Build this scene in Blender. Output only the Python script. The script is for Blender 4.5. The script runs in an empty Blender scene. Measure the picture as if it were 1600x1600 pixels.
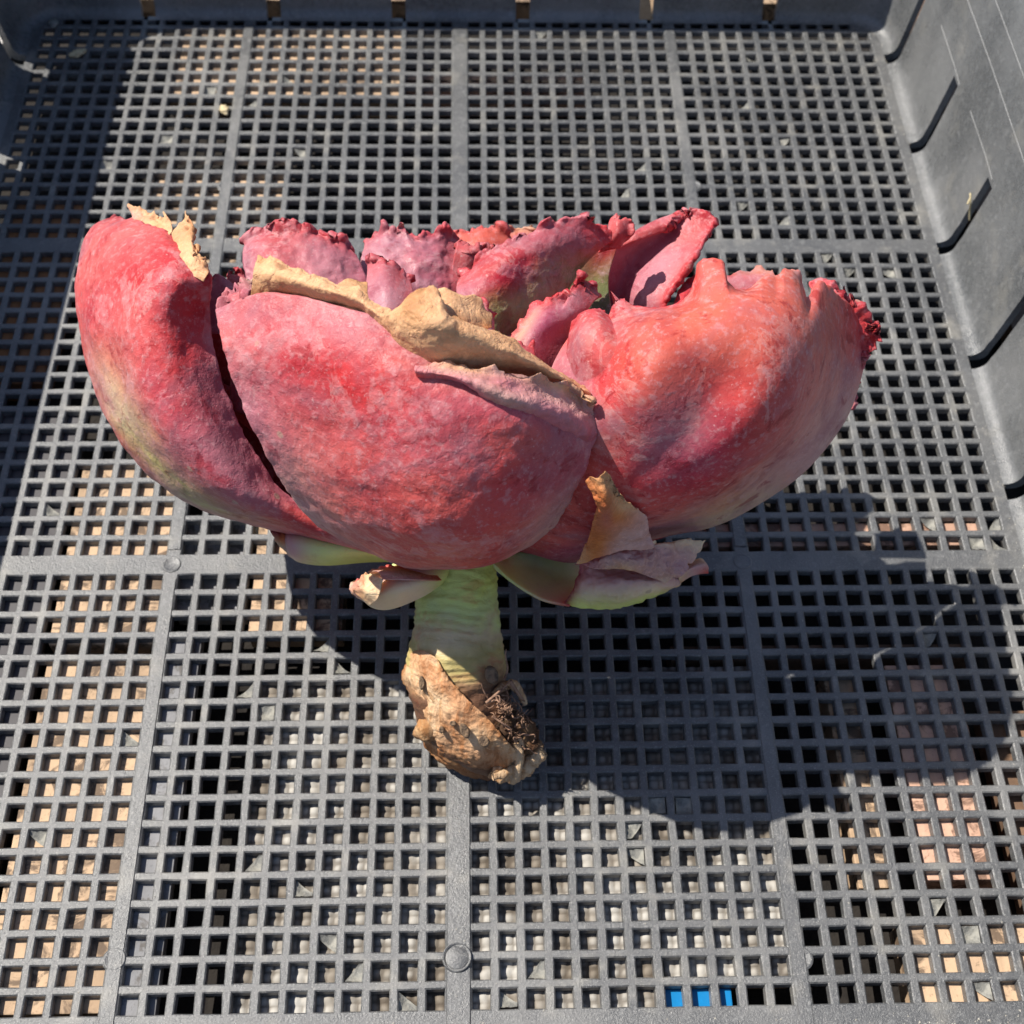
import bpy, math, random
import numpy as np
from mathutils import Vector, Euler, noise as mnoise

random.seed(7)
rng = np.random.default_rng(7)
S = 0.008                      # one grid pitch of the tray floor = 8 mm
SC = bpy.context.scene
COL = SC.collection

# ------------------------------------------------------------------ camera
CAM_E = (0.5822, -0.0227, -0.0208)
CAM_P = np.array([0.5905, -29.4705, 48.8061])
FPX = 2027.8                   # focal length in px of a 1600 px wide frame
cam = bpy.data.cameras.new('camera')
camo = bpy.data.objects.new('camera', cam)
COL.objects.link(camo)
camo.rotation_euler = CAM_E
camo.location = Vector(CAM_P) * S
cam.sensor_width = 36
cam.lens = 36 * FPX / 1600
cam.clip_start = 0.01
cam.clip_end = 20
cam.dof.use_dof = True
cam.dof.focus_distance = 44.5 * S
cam.dof.aperture_fstop = 26
SC.camera = camo
RM = np.array(Euler(CAM_E).to_matrix())
FWD = -RM[:, 2]
D0 = 49.8

# ------------------------------------------------------------------ light
SUN_A, SUN_B = 0.66, 0.28      # shadow of a unit height falls +A in x and -B in y
elev = math.atan2(1, math.hypot(SUN_A, SUN_B))
azim = math.atan2(-SUN_A, SUN_B)   # from +Y, clockwise seen from above
w = bpy.data.worlds.new('World'); SC.world = w; w.use_nodes = True
nt = w.node_tree
sky = nt.nodes.new('ShaderNodeTexSky'); sky.sky_type = 'NISHITA'; sky.sun_disc = False
sky.sun_elevation = elev; sky.sun_rotation = azim
sky.air_density = .8; sky.dust_density = 0.6
bg = nt.nodes['Background']; bg.inputs[1].default_value = 0.10
nt.links.new(sky.outputs[0], bg.inputs[0])
sl = bpy.data.lights.new('sun', 'SUN'); sl.energy = 4.7; sl.angle = math.radians(0.53)
sl.color = (1.0, 0.945, 0.86)
so = bpy.data.objects.new('sun', sl); COL.objects.link(so)
so.rotation_euler = Vector((SUN_A, -SUN_B, -1)).to_track_quat('-Z', 'Y').to_euler()
SC.view_settings.view_transform = 'Standard'
SC.view_settings.look = 'None'
SC.view_settings.exposure = 0.5
SC.view_settings.gamma = 1

# ------------------------------------------------------------------ helpers
def at(u, v, wd=0.0):
    """a point of the photograph (1600 px frame) that lies wd pitches in front of the plane through the stem top"""
    u = np.asarray(u, float); v = np.asarray(v, float); wd = np.asarray(wd, float)
    wd = wd + .28 * np.maximum(wd - 4, 0)
    d = np.stack([(u - 800) / FPX, -(v - 800) / FPX, -np.ones_like(u)], -1) @ RM.T
    return CAM_P + d * (D0 - wd)[..., None]

def on_floor(u, v, z=0.0):
    d = RM @ np.array([(u - 800) / FPX, -(v - 800) / FPX, -1])
    return CAM_P + d * (z - CAM_P[2]) / d[2]

def link_mesh(name, verts, faces, mat, parent=None, smooth=True, cols=None, wr=None):
    me = bpy.data.meshes.new(name)
    me.from_pydata((np.asarray(verts, float) * S).tolist(), [], faces)
    if smooth:
        me.polygons.foreach_set('use_smooth', [True] * len(me.polygons))
    if cols is not None:
        a = me.color_attributes.new('Col', 'FLOAT_COLOR', 'POINT')
        c = np.ones((len(verts), 4), np.float32); c[:, :3] = cols
        a.data.foreach_set('color', c.ravel())
    me.materials.append(mat)
    me.update()
    o = bpy.data.objects.new(name, me); COL.objects.link(o)
    if parent is not None: o.parent = parent
    return o

def tag(o, label=None, cat=None, group=None, kind=None):
    for k, val in (('label', label), ('category', cat), ('group', group), ('kind', kind)):
        if val: o[k] = val
    return o

def empty(name, loc=(0, 0, 0)):
    o = bpy.data.objects.new(name, None); COL.objects.link(o)
    o.location = Vector(loc) * S; o.empty_display_size = 0.02
    return o

def adopt(root):
    """parts are built in world coordinates: cancel the root's offset"""
    for c in root.children:
        c.location = -root.location

def fbm(P, freq, octv=3, seed=0.0):
    out = np.empty(len(P))
    off = Vector((seed * 13.7, seed * 7.3, seed * 3.1))
    for i, p in enumerate(P):
        out[i] = mnoise.fractal(Vector(p) * freq + off, 0.6, 2.0, octv)
    return out

# ------------------------------------------------------------------ materials
class Mat:
    def __init__(s, name, rough=0.5, spec=0.5):
        s.m = bpy.data.materials.new(name); s.m.use_nodes = True
        s.t = s.m.node_tree; s.b = s.t.nodes['Principled BSDF']
        s.b.inputs['Roughness'].default_value = rough
        s.b.inputs['Specular IOR Level'].default_value = spec
        s.tc = s.n('ShaderNodeTexCoord').outputs['Object']
    def n(s, k, **kw):
        x = s.t.nodes.new(k)
        for a, b in kw.items(): setattr(x, a, b)
        return x
    def l(s, a, b): s.t.links.new(a, b)
    def noise(s, scale, detail=4, rough=.55, dist=0, vec=None, stretch=None):
        v = vec or s.tc
        if stretch:
            mp = s.n('ShaderNodeMapping'); mp.inputs['Scale'].default_value = stretch
            s.l(v, mp.inputs['Vector']); v = mp.outputs[0]
        x = s.n('ShaderNodeTexNoise'); x.inputs['Scale'].default_value = scale
        x.inputs['Detail'].default_value = detail; x.inputs['Roughness'].default_value = rough
        x.inputs['Distortion'].default_value = dist
        s.l(v, x.inputs['Vector']); return x.outputs['Fac']
    def voro(s, scale, feature='F1', stretch=None, vec=None, rnd=1):
        v = vec or s.tc
        if stretch:
            mp = s.n('ShaderNodeMapping'); mp.inputs['Scale'].default_value = stretch
            s.l(v, mp.inputs['Vector']); v = mp.outputs[0]
        x = s.n('ShaderNodeTexVoronoi'); x.feature = feature; x.inputs['Scale'].default_value = scale
        x.inputs['Randomness'].default_value = rnd
        s.l(v, x.inputs['Vector']); return x.outputs['Distance']
    def ramp(s, fac, lo, hi, a=0.0, b=1.0):
        x = s.n('ShaderNodeMapRange'); x.interpolation_type = 'SMOOTHSTEP'
        for i, q in zip((1, 2, 3, 4), (lo, hi, a, b)): x.inputs[i].default_value = q
        s.l(fac, x.inputs[0]); return x.outputs[0]
    def mix(s, fac, a, b, mode='MIX'):
        x = s.n('ShaderNodeMix', data_type='RGBA', blend_type=mode)
        if isinstance(fac, (int, float)): x.inputs[0].default_value = fac
        else: s.l(fac, x.inputs[0])
        for q, i in ((a, 6), (b, 7)):
            if isinstance(q, tuple): x.inputs[i].default_value = (*q, 1)
            else: s.l(q, x.inputs[i])
        return x.outputs[2]
    def math(s, op, a, b=0.0):
        x = s.n('ShaderNodeMath', operation=op)
        for q, i in ((a, 0), (b, 1)):
            if isinstance(q, (int, float)): x.inputs[i].default_value = q
            else: s.l(q, x.inputs[i])
        return x.outputs[0]
    def color(s, c): 
        if isinstance(c, tuple): s.b.inputs['Base Color'].default_value = (*c, 1)
        else: s.l(c, s.b.inputs['Base Color'])
    def rough(s, r): s.l(r, s.b.inputs['Roughness'])
    def bump(s, h, dist, strength=1.0, prev=None):
        x = s.n('ShaderNodeBump'); x.inputs['Distance'].default_value = dist
        x.inputs['Strength'].default_value = strength
        s.l(h, x.inputs['Height'])
        if prev is not None: s.l(prev, x.inputs['Normal'])
        s.l(x.outputs[0], s.b.inputs['Normal']); return x.outputs[0]
    def attr(s): 
        x = s.n('ShaderNodeAttribute'); x.attribute_name = 'Col'; return x.outputs['Color']

def plastic(name, base, scuff, sc_amt=1.0, streak=False):
    m = Mat(name, 0.5, 0.75 if streak else 1.0)
    big = m.noise(28, 5, .6)
    fine = m.noise(420, 5, .65)
    grit = m.noise(1500, 3, .6)
    c = m.mix(m.ramp(big, .35, .72), base, scuff)
    c = m.mix(m.math('MULTIPLY', m.ramp(fine, .5, .72), .55 * sc_amt), c, tuple(min(1, x * 2.1) for x in scuff))
    c = m.mix(m.math('MULTIPLY', m.ramp(grit, .62, .72), .55 * sc_amt), c, (.45, .43, .39))
    c = m.mix(m.math('MULTIPLY', m.ramp(m.noise(60, 4, .6), .52, .72), .55 * sc_amt), c, (.27, .255, .22))
    c = m.mix(m.math('MULTIPLY', m.ramp(m.noise(14, 4, .6), .50, .68), .5 * sc_amt), c, (.215, .21, .20))
    c = m.mix(m.math('MULTIPLY', m.ramp(m.noise(2600, 2, .6), .60, .72), .5 * sc_amt), c, (.6, .58, .54))
    if streak:
        st = m.noise(30, 5, .6, stretch=(1, .35, .25))
        c = m.mix(m.math('MULTIPLY', m.ramp(st, .46, .66), .38), c, (.21, .215, .215))
    m.color(c)
    lo, hi = (.22, .42) if streak else (.30, .48)
    m.rough(m.ramp(m.math('ADD', m.math('MULTIPLY', fine, .6), m.math('MULTIPLY', big, .4)), .3, .7, lo, hi))
    b1 = m.bump(m.noise(1300, 4, .7), .00030, .9)
    m.bump(m.noise(90, 3, .5), .0004, .4, b1)
    return m.m

M_FLOOR = plastic('faded_black_plastic', (.070, .072, .074), (.105, .106, .105))
M_WALL = plastic('wall_black_plastic', (.085, .089, .091), (.16, .162, .162), .6, True)

def leaf_mat(name, rough=.42, wr=1.0, bloom=.5, mottled=1.0, sss=.12, bloomcol=(.60, .36, .38), fine=1.0, tint=None):
    m = Mat(name, rough, .22)
    base = m.attr()
    if tint: base = m.mix(m.ramp(m.noise(40, 3), .35, .6, .35, 1), base, m.mix(1.0, base, tint, 'MULTIPLY'))
    n1 = m.noise(70, 5, .6, .6)
    n2 = m.noise(260, 5, .65, .3)
    n3 = m.noise(1100, 3, .6)
    c = m.mix(m.math('MULTIPLY', m.ramp(n1, .42, .68), .55 * mottled), base, m.mix(1.0, base, (.62, .42, .55), 'MULTIPLY'))
    c = m.mix(m.math('MULTIPLY', m.ramp(m.noise(45, 4, .6), .5, .75), .40 * mottled), c, m.mix(1.0, base, (1.25, 1.0, .85), 'MULTIPLY'))
    # rubbed waxy bloom: pale film with torn outlines
    film = m.math('MULTIPLY', m.ramp(m.noise(38, 5, .62, .9), .53, .58), m.ramp(n2, .3, .6))
    c = m.mix(m.math('MULTIPLY', film, .36 * bloom), c, bloomcol)
    c = m.mix(m.math('MULTIPLY', m.ramp(n2, .52, .8), .38 * bloom), c, bloomcol)
    edge = m.math('MULTIPLY', m.ramp(m.math('ABSOLUTE', m.math('SUBTRACT', m.noise(38, 5, .62, .9), .555)), .012, .003), m.ramp(m.noise(60, 2), .45, .6))
    c = m.mix(m.math('MULTIPLY', edge, .26 * bloom), c, (.74, .46, .40))
    c = m.mix(m.math('MULTIPLY', m.ramp(m.noise(26, 5, .62, .5), .46, .66), .55 * mottled * (0 if name.startswith('green') else 1)), c, (.34, .13, .16))
    c = m.mix(m.math('MULTIPLY', m.ramp(m.noise(520, 4, .7), .50, .68), .30 * mottled), c, (.56, .30, .31))
    c = m.mix(m.math('MULTIPLY', m.ramp(m.noise(120, 5, .7, .6), .56, .66), .55 * mottled), c, m.mix(1.0, base, (.55, .22, .30), 'MULTIPLY'))
    c = m.mix(m.math('MULTIPLY', m.ramp(n3, .62, .75), .5 * bloom), c, (.72, .5, .48))
    # darker pores
    v = m.voro(900)
    c = m.mix(m.math('MULTIPLY', m.ramp(v, .16, .06), .35 * mottled), c, m.mix(1.0, base, (.35, .3, .35), 'MULTIPLY'))
    spots = m.math('MULTIPLY', m.ramp(m.voro(75), .10, .05), m.ramp(m.noise(30, 2), .52, .6))
    c = m.mix(m.math('MULTIPLY', spots, .65), c, (.42, .30, .22))
    m.color(c)
    m.rough(m.ramp(n2, .3, .7, rough - .1, rough + .16))
    m.b.inputs['Subsurface Weight'].default_value = sss
    m.b.inputs['Subsurface Radius'].default_value = (.0030, .0012, .0010)
    m.b.inputs['Subsurface Scale'].default_value = 1.0
    w1 = m.math('ADD', m.math('MULTIPLY', m.noise(190, 4, .55, .35), .8), m.math('MULTIPLY', m.voro(330, 'SMOOTH_F1'), .22))
    w2 = m.noise(520, 4, .6, .5)
    b = m.bump(w1, .0006 * wr, .7)
    b = m.bump(w2, .00045 * fine, .9, b)
    m.bump(m.noise(1900, 2, .5), .00010 * fine, .6, b)
    return m.m

M_SMOOTH = leaf_mat('smooth_red_leaf', .42, .35, .8, 1.4, .14, (.66, .36, .31), .6)
M_WRINK = leaf_mat('wrinkled_red_leaf', .42, 1.0, .85, 1.2, .10, (.66, .38, .38))
M_INNER = leaf_mat('waxy_mauve_leaf', .38, .5, .7, .9, .16, (.56, .37, .42), .8, (.82, .84, .92))
M_GREEN = leaf_mat('green_leaf_skin', .45, .3, .15, .25, .5, (.6, .58, .45), .5)
M_GREEN.node_tree.nodes['Principled BSDF'].inputs['Subsurface Radius'].default_value = (.006, .004, .002)

def dry_mat(name, c0=(.62, .40, .24), c1=(.40, .22, .11), tr=.25):
    m = Mat(name, .62, .3)
    n1 = m.noise(110, 5, .65, .8); n2 = m.noise(700, 4, .65)
    base = m.attr()
    c = m.mix(m.math('MULTIPLY', m.ramp(n1, .4, .7), .6), base, m.mix(1.0, base, (.62, .5, .42), 'MULTIPLY'))
    c = m.mix(m.math('MULTIPLY', m.ramp(n2, .5, .72), .5), c, m.mix(1.0, base, (1.35, 1.35, 1.3), 'MULTIPLY'))
    m.color(c)
    st = m.noise(260, 5, .65, .7, stretch=(1, .35, 1))
    b = m.bump(st, .0004, .7)
    b = m.bump(m.ramp(m.math('ABSOLUTE', m.math('SUBTRACT', m.noise(150, 4, .6, .5), .5)), 0, .06), .00018, .7, b)
    m.bump(m.noise(1300, 3, .6), .00022, .9, b)
    m.b.inputs['Subsurface Weight'].default_value = .15
    m.b.inputs['Subsurface Radius'].default_value = (.0015, .0008, .0004)
    m.b.inputs['Subsurface Scale'].default_value = 1.0
    return m.m
M_DRY = dry_mat('withered_leaf_tissue')

def stem_mat():
    m = Mat('stem_skin', .5, .4)
    base = m.attr()
    rings = m.noise(230, 5, .65, .4, stretch=(.18, 1, 1))
    c = m.mix(m.ramp(rings, .5, .62, 0, .5), base, m.mix(1.0, base, (1.12, 1.06, .95), 'MULTIPLY'))
    c = m.mix(m.ramp(m.noise(200, 4, .6, .3, stretch=(.2, 1, 1)), .55, .66, 0, .55), c, m.mix(1.0, base, (.95, .55, .55), 'MULTIPLY'))
    m.color(m.mix(m.ramp(m.noise(90, 4, .6), .45, .7, 0, .4), c, m.mix(1.0, base, (.6, .55, .5), 'MULTIPLY')))
    b = m.bump(rings, .0011, .9)
    m.bump(m.noise(900, 4, .6), .0003, .8, b)
    return m.m
M_STEM = stem_mat()

def bark_mat():
    m = Mat('peeling_bark', .7, .3)
    base = m.attr()
    f = m.noise(210, 6, .7, 1.2, stretch=(1, .5, .5))
    g = m.noise(700, 5, .7, .5)
    c = m.mix(m.ramp(f, .42, .62, 0, .75), base, m.mix(1.0, base, (.55, .36, .22), 'MULTIPLY'))
    c = m.mix(m.ramp(m.noise(160, 5, .65, .3, stretch=(1.6, .25, .4)), .52, .60, 0, .7), c, m.mix(1.0, base, (.72, .54, .38), 'MULTIPLY'))
    c = m.mix(m.ramp(g, .55, .7, 0, .6), c, m.mix(1.0, base, (1.5, 1.5, 1.45), 'MULTIPLY'))
    c = m.mix(m.ramp(m.voro(110), .16, .08, 0, .6), c, (.16, .10, .06))
    m.color(c)
    b = m.bump(f, .0012, .9)
    m.bump(g, .0005, 1, b)
    return m.m
M_BARK = bark_mat()

def grain(name, col, dirt):
    m = Mat(name, .75, .3)
    c = m.mix(m.ramp(m.noise(45, 5, .65, .4, stretch=(1, .3, 1)), .42, .62, 0, .8), col, tuple(x * .62 for x in col))
    c = m.mix(m.ramp(m.noise(90, 5, .7, .8), .50, .60, 0, .85), c, dirt)
    c = m.mix(m.ramp(m.noise(700, 3, .6), .58, .7, 0, .5), c, tuple(x * .5 for x in col))
    m.color(c); m.bump(m.noise(300, 4, .6), .0005, .8)
    return m.m

def simple(name, col, rough=.7, var=.3, scale=120, bump=.0003, alt=None, spec=.4, stretch=None):
    m = Mat(name, rough, spec)
    n1 = m.noise(scale, 5, .6, .2, stretch=stretch)
    alt = alt or tuple(x * (1 - var) for x in col)
    c = m.mix(m.ramp(n1, .38, .66), col, alt)
    m.color(m.mix(m.ramp(m.noise(scale * 9, 3), .55, .72, 0, .35), c, tuple(min(1, x * 1.4) for x in col)))
    m.bump(m.noise(scale * 3, 4), bump, .8)
    return m.m

# ------------------------------------------------------------------ setting under the tray
GZ = -2.3
def box(name, x0, x1, y0, y1, z0, z1, mat, parent=None, rot=0.0, bev=.06):
    import bmesh
    bm = bmesh.new()
    bmesh.ops.create_cube(bm, size=1)
    cx, cy, cz = (x0 + x1) / 2, (y0 + y1) / 2, (z0 + z1) / 2
    for v in bm.verts:
        v.co = Vector((v.co.x * (x1 - x0), v.co.y * (y1 - y0), v.co.z * (z1 - z0))) * S
    bmesh.ops.bevel(bm, geom=bm.edges[:], offset=bev * S, segments=2, affect='EDGES', profile=.6)
    me = bpy.data.meshes.new(name); bm.to_mesh(me); bm.free()
    me.materials.append(mat)
    o = bpy.data.objects.new(name, me); COL.objects.link(o)
    if parent is not None: o.parent = parent
    o.location = Vector((cx, cy, cz)) * S; o.rotation_euler = (0, 0, rot)
    return o

M_SOIL = simple('dark_soil', (.022, .018, .015), .95, .5, 60, .002, (.012, .010, .009))
gp = []
gn = 40
for j in range(gn + 1):
    for i in range(gn + 1):
        x = -220 + 440 * i / gn; y = -200 + 440 * j / gn
        gp.append((x, y, GZ + .5 * mnoise.noise(Vector((x * .05, y * .05, 0)))))
gf = [(j * (gn + 1) + i, j * (gn + 1) + i + 1, (j + 1) * (gn + 1) + i + 1, (j + 1) * (gn + 1) + i) for j in range(gn) for i in range(gn)]
tag(link_mesh('ground', gp, gf, M_SOIL), kind='structure')

# ------------------------------------------------------------------ the tray
HR = .336; RIBX, RIBB, RIBH, QA = .66, .3488, .6994, 1.0308
def colx(c):
    a = abs(c); x = (a - .5) + RIBX / 2 + (RIBB if a > 12 else 0)
    return math.copysign(x, c)
def rowy(r):
    a = abs(r); y = (a - .5) + RIBH / 2 + (RIBH if a > 18 else 0)
    return -math.copysign(y * QA, r)
cols_ = sorted(colx(c) for c in range(-24, 25) if c)
rows_ = sorted(rowy(r) for r in range(-36, 37) if r)
FX, FY = 25.08, 37.75          # where the floor meets the wall fillet
CR = 1.7                       # plan radius of the tray's corners
TH = .34

tray = tag(empty('plastic_tray', (0, 0, -TH)), 'weathered black plastic nursery tray with a square-holed mesh floor and slotted walls', 'tray')

def build_floor():
    hx, hy = HR, HR * QA * 1.02
    ch = .05
    V = []; Fc = []
    xs = [-FX]; ys = [-FY]
    for c in cols_: xs += [c - hx - ch, c + hx + ch]
    for r in rows_: ys += [r - hy - ch, r + hy + ch]
    xs.append(FX); ys.append(FY)
    nx, ny = len(xs), len(ys)
    dx = rng.normal(0, .010, (ny, nx)); dy = rng.normal(0, .010, (ny, nx))
    for z in (0, -TH):
        for j in range(ny):
            for i in range(nx):
                x, y = xs[i], ys[j]
                # rounded outer corners
                ax, ay = abs(x), abs(y)
                if i in (0, nx - 1) and j in (0, ny - 1):
                    x = math.copysign(FX - CR * .3, x); y = math.copysign(FY - CR * .3, y)
                if 0 < i < nx - 1 and 0 < j < ny - 1:
                    x += dx[j, i]; y += dy[j, i]
                if z:
                    sx = ch + .03
                    if 0 < i < nx - 1: x += sx if i % 2 else -sx
                    if 0 < j < ny - 1: y += sx if j % 2 else -sx
                V.append((x, y, z))
    N = nx * ny
    filled = {(1, ny - 2)}
    for j in range(ny - 1):
        for i in range(nx - 1):
            a = j * nx + i; q = (a, a + 1, a + 1 + nx, a + nx)
            hole = (i % 2 == 1) and (j % 2 == 1)
            if hole and (i, j) not in ((1, ny - 3), (nx - 3, ny - 3)) and (i,j) not in ((1,1),(nx-3,1)):
                cx = (xs[i] + xs[i + 1]) / 2; cy = (ys[j] + ys[j + 1]) / 2
                b0 = len(V)
                co = [V[k] for k in q]
                for (px, py, pz) in co:
                    V.append((px + math.copysign(ch, cx - px), py + math.copysign(ch, cy - py), -ch * .9))
                for k in range(4):
                    k2 = (k + 1) % 4
                    Fc.append((q[k], q[k2], b0 + k2, b0 + k))
                    Fc.append((b0 + k, b0 + k2, q[k2] + N, q[k] + N))
            else:
                Fc.append(q)
                Fc.append(tuple(k + N for k in reversed(q)))
    return link_mesh('mesh_floor', V, Fc, M_FLOOR, tray, smooth=False)
build_floor()

# raised round bosses and rib crowns
def disc(cx, cy, r, z, h, dish=0.03, n=28, name='moulding_mark', squash=1.0, tilt=0.0):
    V = [(cx, cy, z + h - dish)]; Fc = []
    rings = [(.80, h - dish), (.93, h), (1.0, h - .02), (1.03, 0), (1.12, -.02)]
    for rr, hh in rings:
        for k in range(n):
            a = 2 * math.pi * k / n
            V.append((cx + r * rr * math.cos(a), cy + r * rr * math.sin(a), z + hh + tilt * rr * math.sin(a)))
    for k in range(n):
        Fc.append((0, 1 + k, 1 + (k + 1) % n))
        for q in range(len(rings) - 1):
            a = 1 + q * n
            Fc.append((a + k, a + n + k, a + n + (k + 1) % n, a + (k + 1) % n))
    return link_mesh(name, V, Fc, M_FLOOR, tray)
def pit(cx, cy, r, n=36):
    V = [(cx, cy, .07)]; Fc = []
    rings = [(.80, .075, 0), (.86, .055, 0), (.90, -.03, -.05), (.98, .15, -.02), (1.04, .15, 0), (1.10, .05, 0)]
    for rr, hh, off in rings:
        for k in range(n):
            a = 2 * math.pi * k / n
            V.append((cx + r * rr * math.cos(a), cy + r * rr * math.sin(a), hh))
    for k in range(n):
        Fc.append((0, 1 + k, 1 + (k + 1) % n))
        for q in range(len(rings) - 1):
            a = 1 + q * n
            Fc.append((a + k, a + n + k, a + n + (k + 1) % n, a + (k + 1) % n))
    link_mesh('moulding_mark', V, Fc, M_FLOOR, tray)
p = on_floor(714, 1497); pit(p[0], p[1], .50)
for (u, v, r, hh) in ((268, 882, .40, .05), (179, 1499, .40, .06), (717, 290, .42, .05), (353, 290, .42, .05),
                      (1160, 877, .40, .03), (1252, 1497, .40, .025), (1085, 290, .38, .04)):
    p = on_floor(u, v)
    disc(p[0], p[1], r, 0, hh, .035)

def crown(x0, x1, y0, y1, h, name='rib'):
    """low rounded crown along a rib of the floor"""
    V = []; Fc = []
    vert = (y1 - y0) > (x1 - x0)
    n = 120
    prof = [(0, 0), (.05, h), (.5, h * 1.05), (.95, h), (1, 0)]
    for i in range(n + 1):
        s = i / n
        for t, z in prof:
            j = .006 * mnoise.noise(Vector((s * 90, t * 3, x0)))
            if vert: V.append((x0 + (x1 - x0) * t + j, y0 + (y1 - y0) * s, z + j))
            else: V.append((x0 + (x1 - x0) * s, y0 + (y1 - y0) * t + j, z + j))
    for i in range(n):
        for k in range(4):
            a = i * 5 + k
            Fc.append((a, a + 1, a + 6, a + 5))
    o = link_mesh(name, V, Fc, M_FLOOR, tray); o.data.set_sharp_from_angle(angle=math.radians(25)); return o
wv = (RIBX + 1 - 2 * HR) / 2 - .045
crown(-wv, wv, -37.5, 37.5, .055)
for sx in (-1, 1):
    c0 = sx * (12 + RIBX / 2 + RIBB / 2)
    wb = (1 + RIBB - 2 * HR) / 2 - .06
    for y0, y1 in ((-37.5, -.75), (.75, 37.5)):
        crown(c0 - wb, c0 + wb, y0, y1, .045)

def rim_path():
    """plan of the floor edge, anticlockwise, cut at the slot sides; returns points, outward normals and slot flags"""
    pts = []
    sw = .42
    yr = [3.6 + 7.73 * k for k in range(-5, 5)]
    yr = [y for y in yr if abs(y) < FY - 2.2]
    xb = [3.75 + 7.43 * k for k in range(-4, 4)]
    xb = [x for x in xb if abs(x) < FX - 2.2]
    def seg(a0, a1, cuts, mk):
        brk = sorted([c - sw for c in cuts] + [c + sw for c in cuts])
        allb = []
        cur = a0
        d = 1 if a1 > a0 else -1
        bs = brk if d > 0 else brk[::-1]
        seq = [a0] + bs + [a1]
        for k in range(len(seq) - 1):
            inside = (k % 2 == 1)
            nsub = 1 if inside else max(1, int(abs(seq[k + 1] - seq[k]) / 1.3))
            for q in range(nsub):
                pts.append((*mk(seq[k] + (seq[k + 1] - seq[k]) * q / nsub), inside))
    def arc(cx, cy, a0, n=8):
        for k in range(n):
            a = math.radians(a0 + 90 * k / n)
            pts.append((cx + CR * math.cos(a), cy + CR * math.sin(a), math.cos(a), math.sin(a), False))
    seg(-FY + CR, FY - CR, yr, lambda y: (FX, y, 1, 0)); arc(FX - CR, FY - CR, 0)
    seg(FX - CR, -FX + CR, xb, lambda x: (x, FY, 0, 1)); arc(-FX + CR, FY - CR, 90)
    seg(FY - CR, -FY + CR, [y - .55 for y in yr], lambda y: (-FX, y, -1, 0)); arc(-FX + CR, -FY + CR, 180)
    seg(-FX + CR, FX - CR, xb, lambda x: (x, -FY, 0, -1)); arc(FX - CR, -FY + CR, 270)
    return pts
WALL_H = 11.6
DR = .09
def build_wall():
    pts = rim_path(); n = len(pts)
    inner = [(0, 0), (.20, .03), (.40, .12), (.56, .28), (.66, .50), (.70, .80)]
    zs = [1.3, 2.2, 3.2, 4.0, 4.55, 5.5, 7, 8.5, 10, WALL_H]
    inner += [(.64 + DR * z, z) for z in zs]
    outer = [(0, -TH), (.40, -TH), (.70, -.28), (.90, -.12), (1.0, .15), (1.03, .5)] + [(1.0 + DR * z, z) for z in zs]
    slot_top = 6 + 4      # index of z=4.55
    m = len(inner)
    rim = [(inner[-1][0] + .08, WALL_H + .15), (inner[-1][0] + 1.5, WALL_H + .2), (inner[-1][0] + 1.6, WALL_H - 1.2), (inner[-1][0] + 1.3, WALL_H - 1.2), (inner[-1][0] + 1.25, WALL_H - .1)]
    V = []; Fc = []
    prof = inner + rim + outer[::-1]
    L = len(prof)
    for (x, y, nx, ny, fl) in pts:
        bow = (.75 * math.cos(math.pi * y / (2 * FY)) if abs(nx) > .9 else 0)
        ext = .07 if ny > .5 else 0
        for (o, z) in prof:
            o2 = o + (bow * z / WALL_H + ext * z) * (1 if z > 1.2 else 0)
            V.append((x + nx * o2, y + ny * o2, z))
    for i in range(n):
        i2 = (i + 1) % n
        fl = pts[i][4]
        for k in range(L - 1):
            if fl and (k < slot_top or k >= L - 1 - slot_top): continue
            Fc.append((i * L + k, i2 * L + k, i2 * L + k + 1, i * L + k + 1))
        if fl:
            for e in (i, i2):
                for k in range(slot_top):
                    a, b = e * L + k, e * L + k + 1
                    c, d = e * L + (L - 2 - k), e * L + (L - 1 - k)
                    Fc.append((a, b, c, d))
            k = slot_top; Fc.append((i * L + k, i2 * L + k, i2 * L + L - 1 - k, i * L + L - 1 - k))
            Fc.append((i * L, i2 * L, i2 * L + L - 1, i * L + L - 1))
    # corner fillers of the floor
    for q, (sx, sy) in enumerate(((1, 1), (-1, 1), (-1, -1), (1, -1))):
        c = len(V); V.append((sx * (FX - CR), sy * (FY - CR), 0.002))
        for k in range(8):
            a0 = math.radians(90 * q + 90 * k / 8); a1 = math.radians(90 * q + 90 * (k + 1) / 8)
            b = len(V)
            V.append((sx * (FX - CR) + CR * math.cos(a0), sy * (FY - CR) + CR * math.sin(a0), .002))
            V.append((sx * (FX - CR) + CR * math.cos(a1), sy * (FY - CR) + CR * math.sin(a1), .002))
    o = link_mesh('wall', V, Fc, M_WALL, tray, smooth=True)
    me = o.data
    me.set_sharp_from_angle(angle=math.radians(40))
    return o
build_wall()

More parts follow.
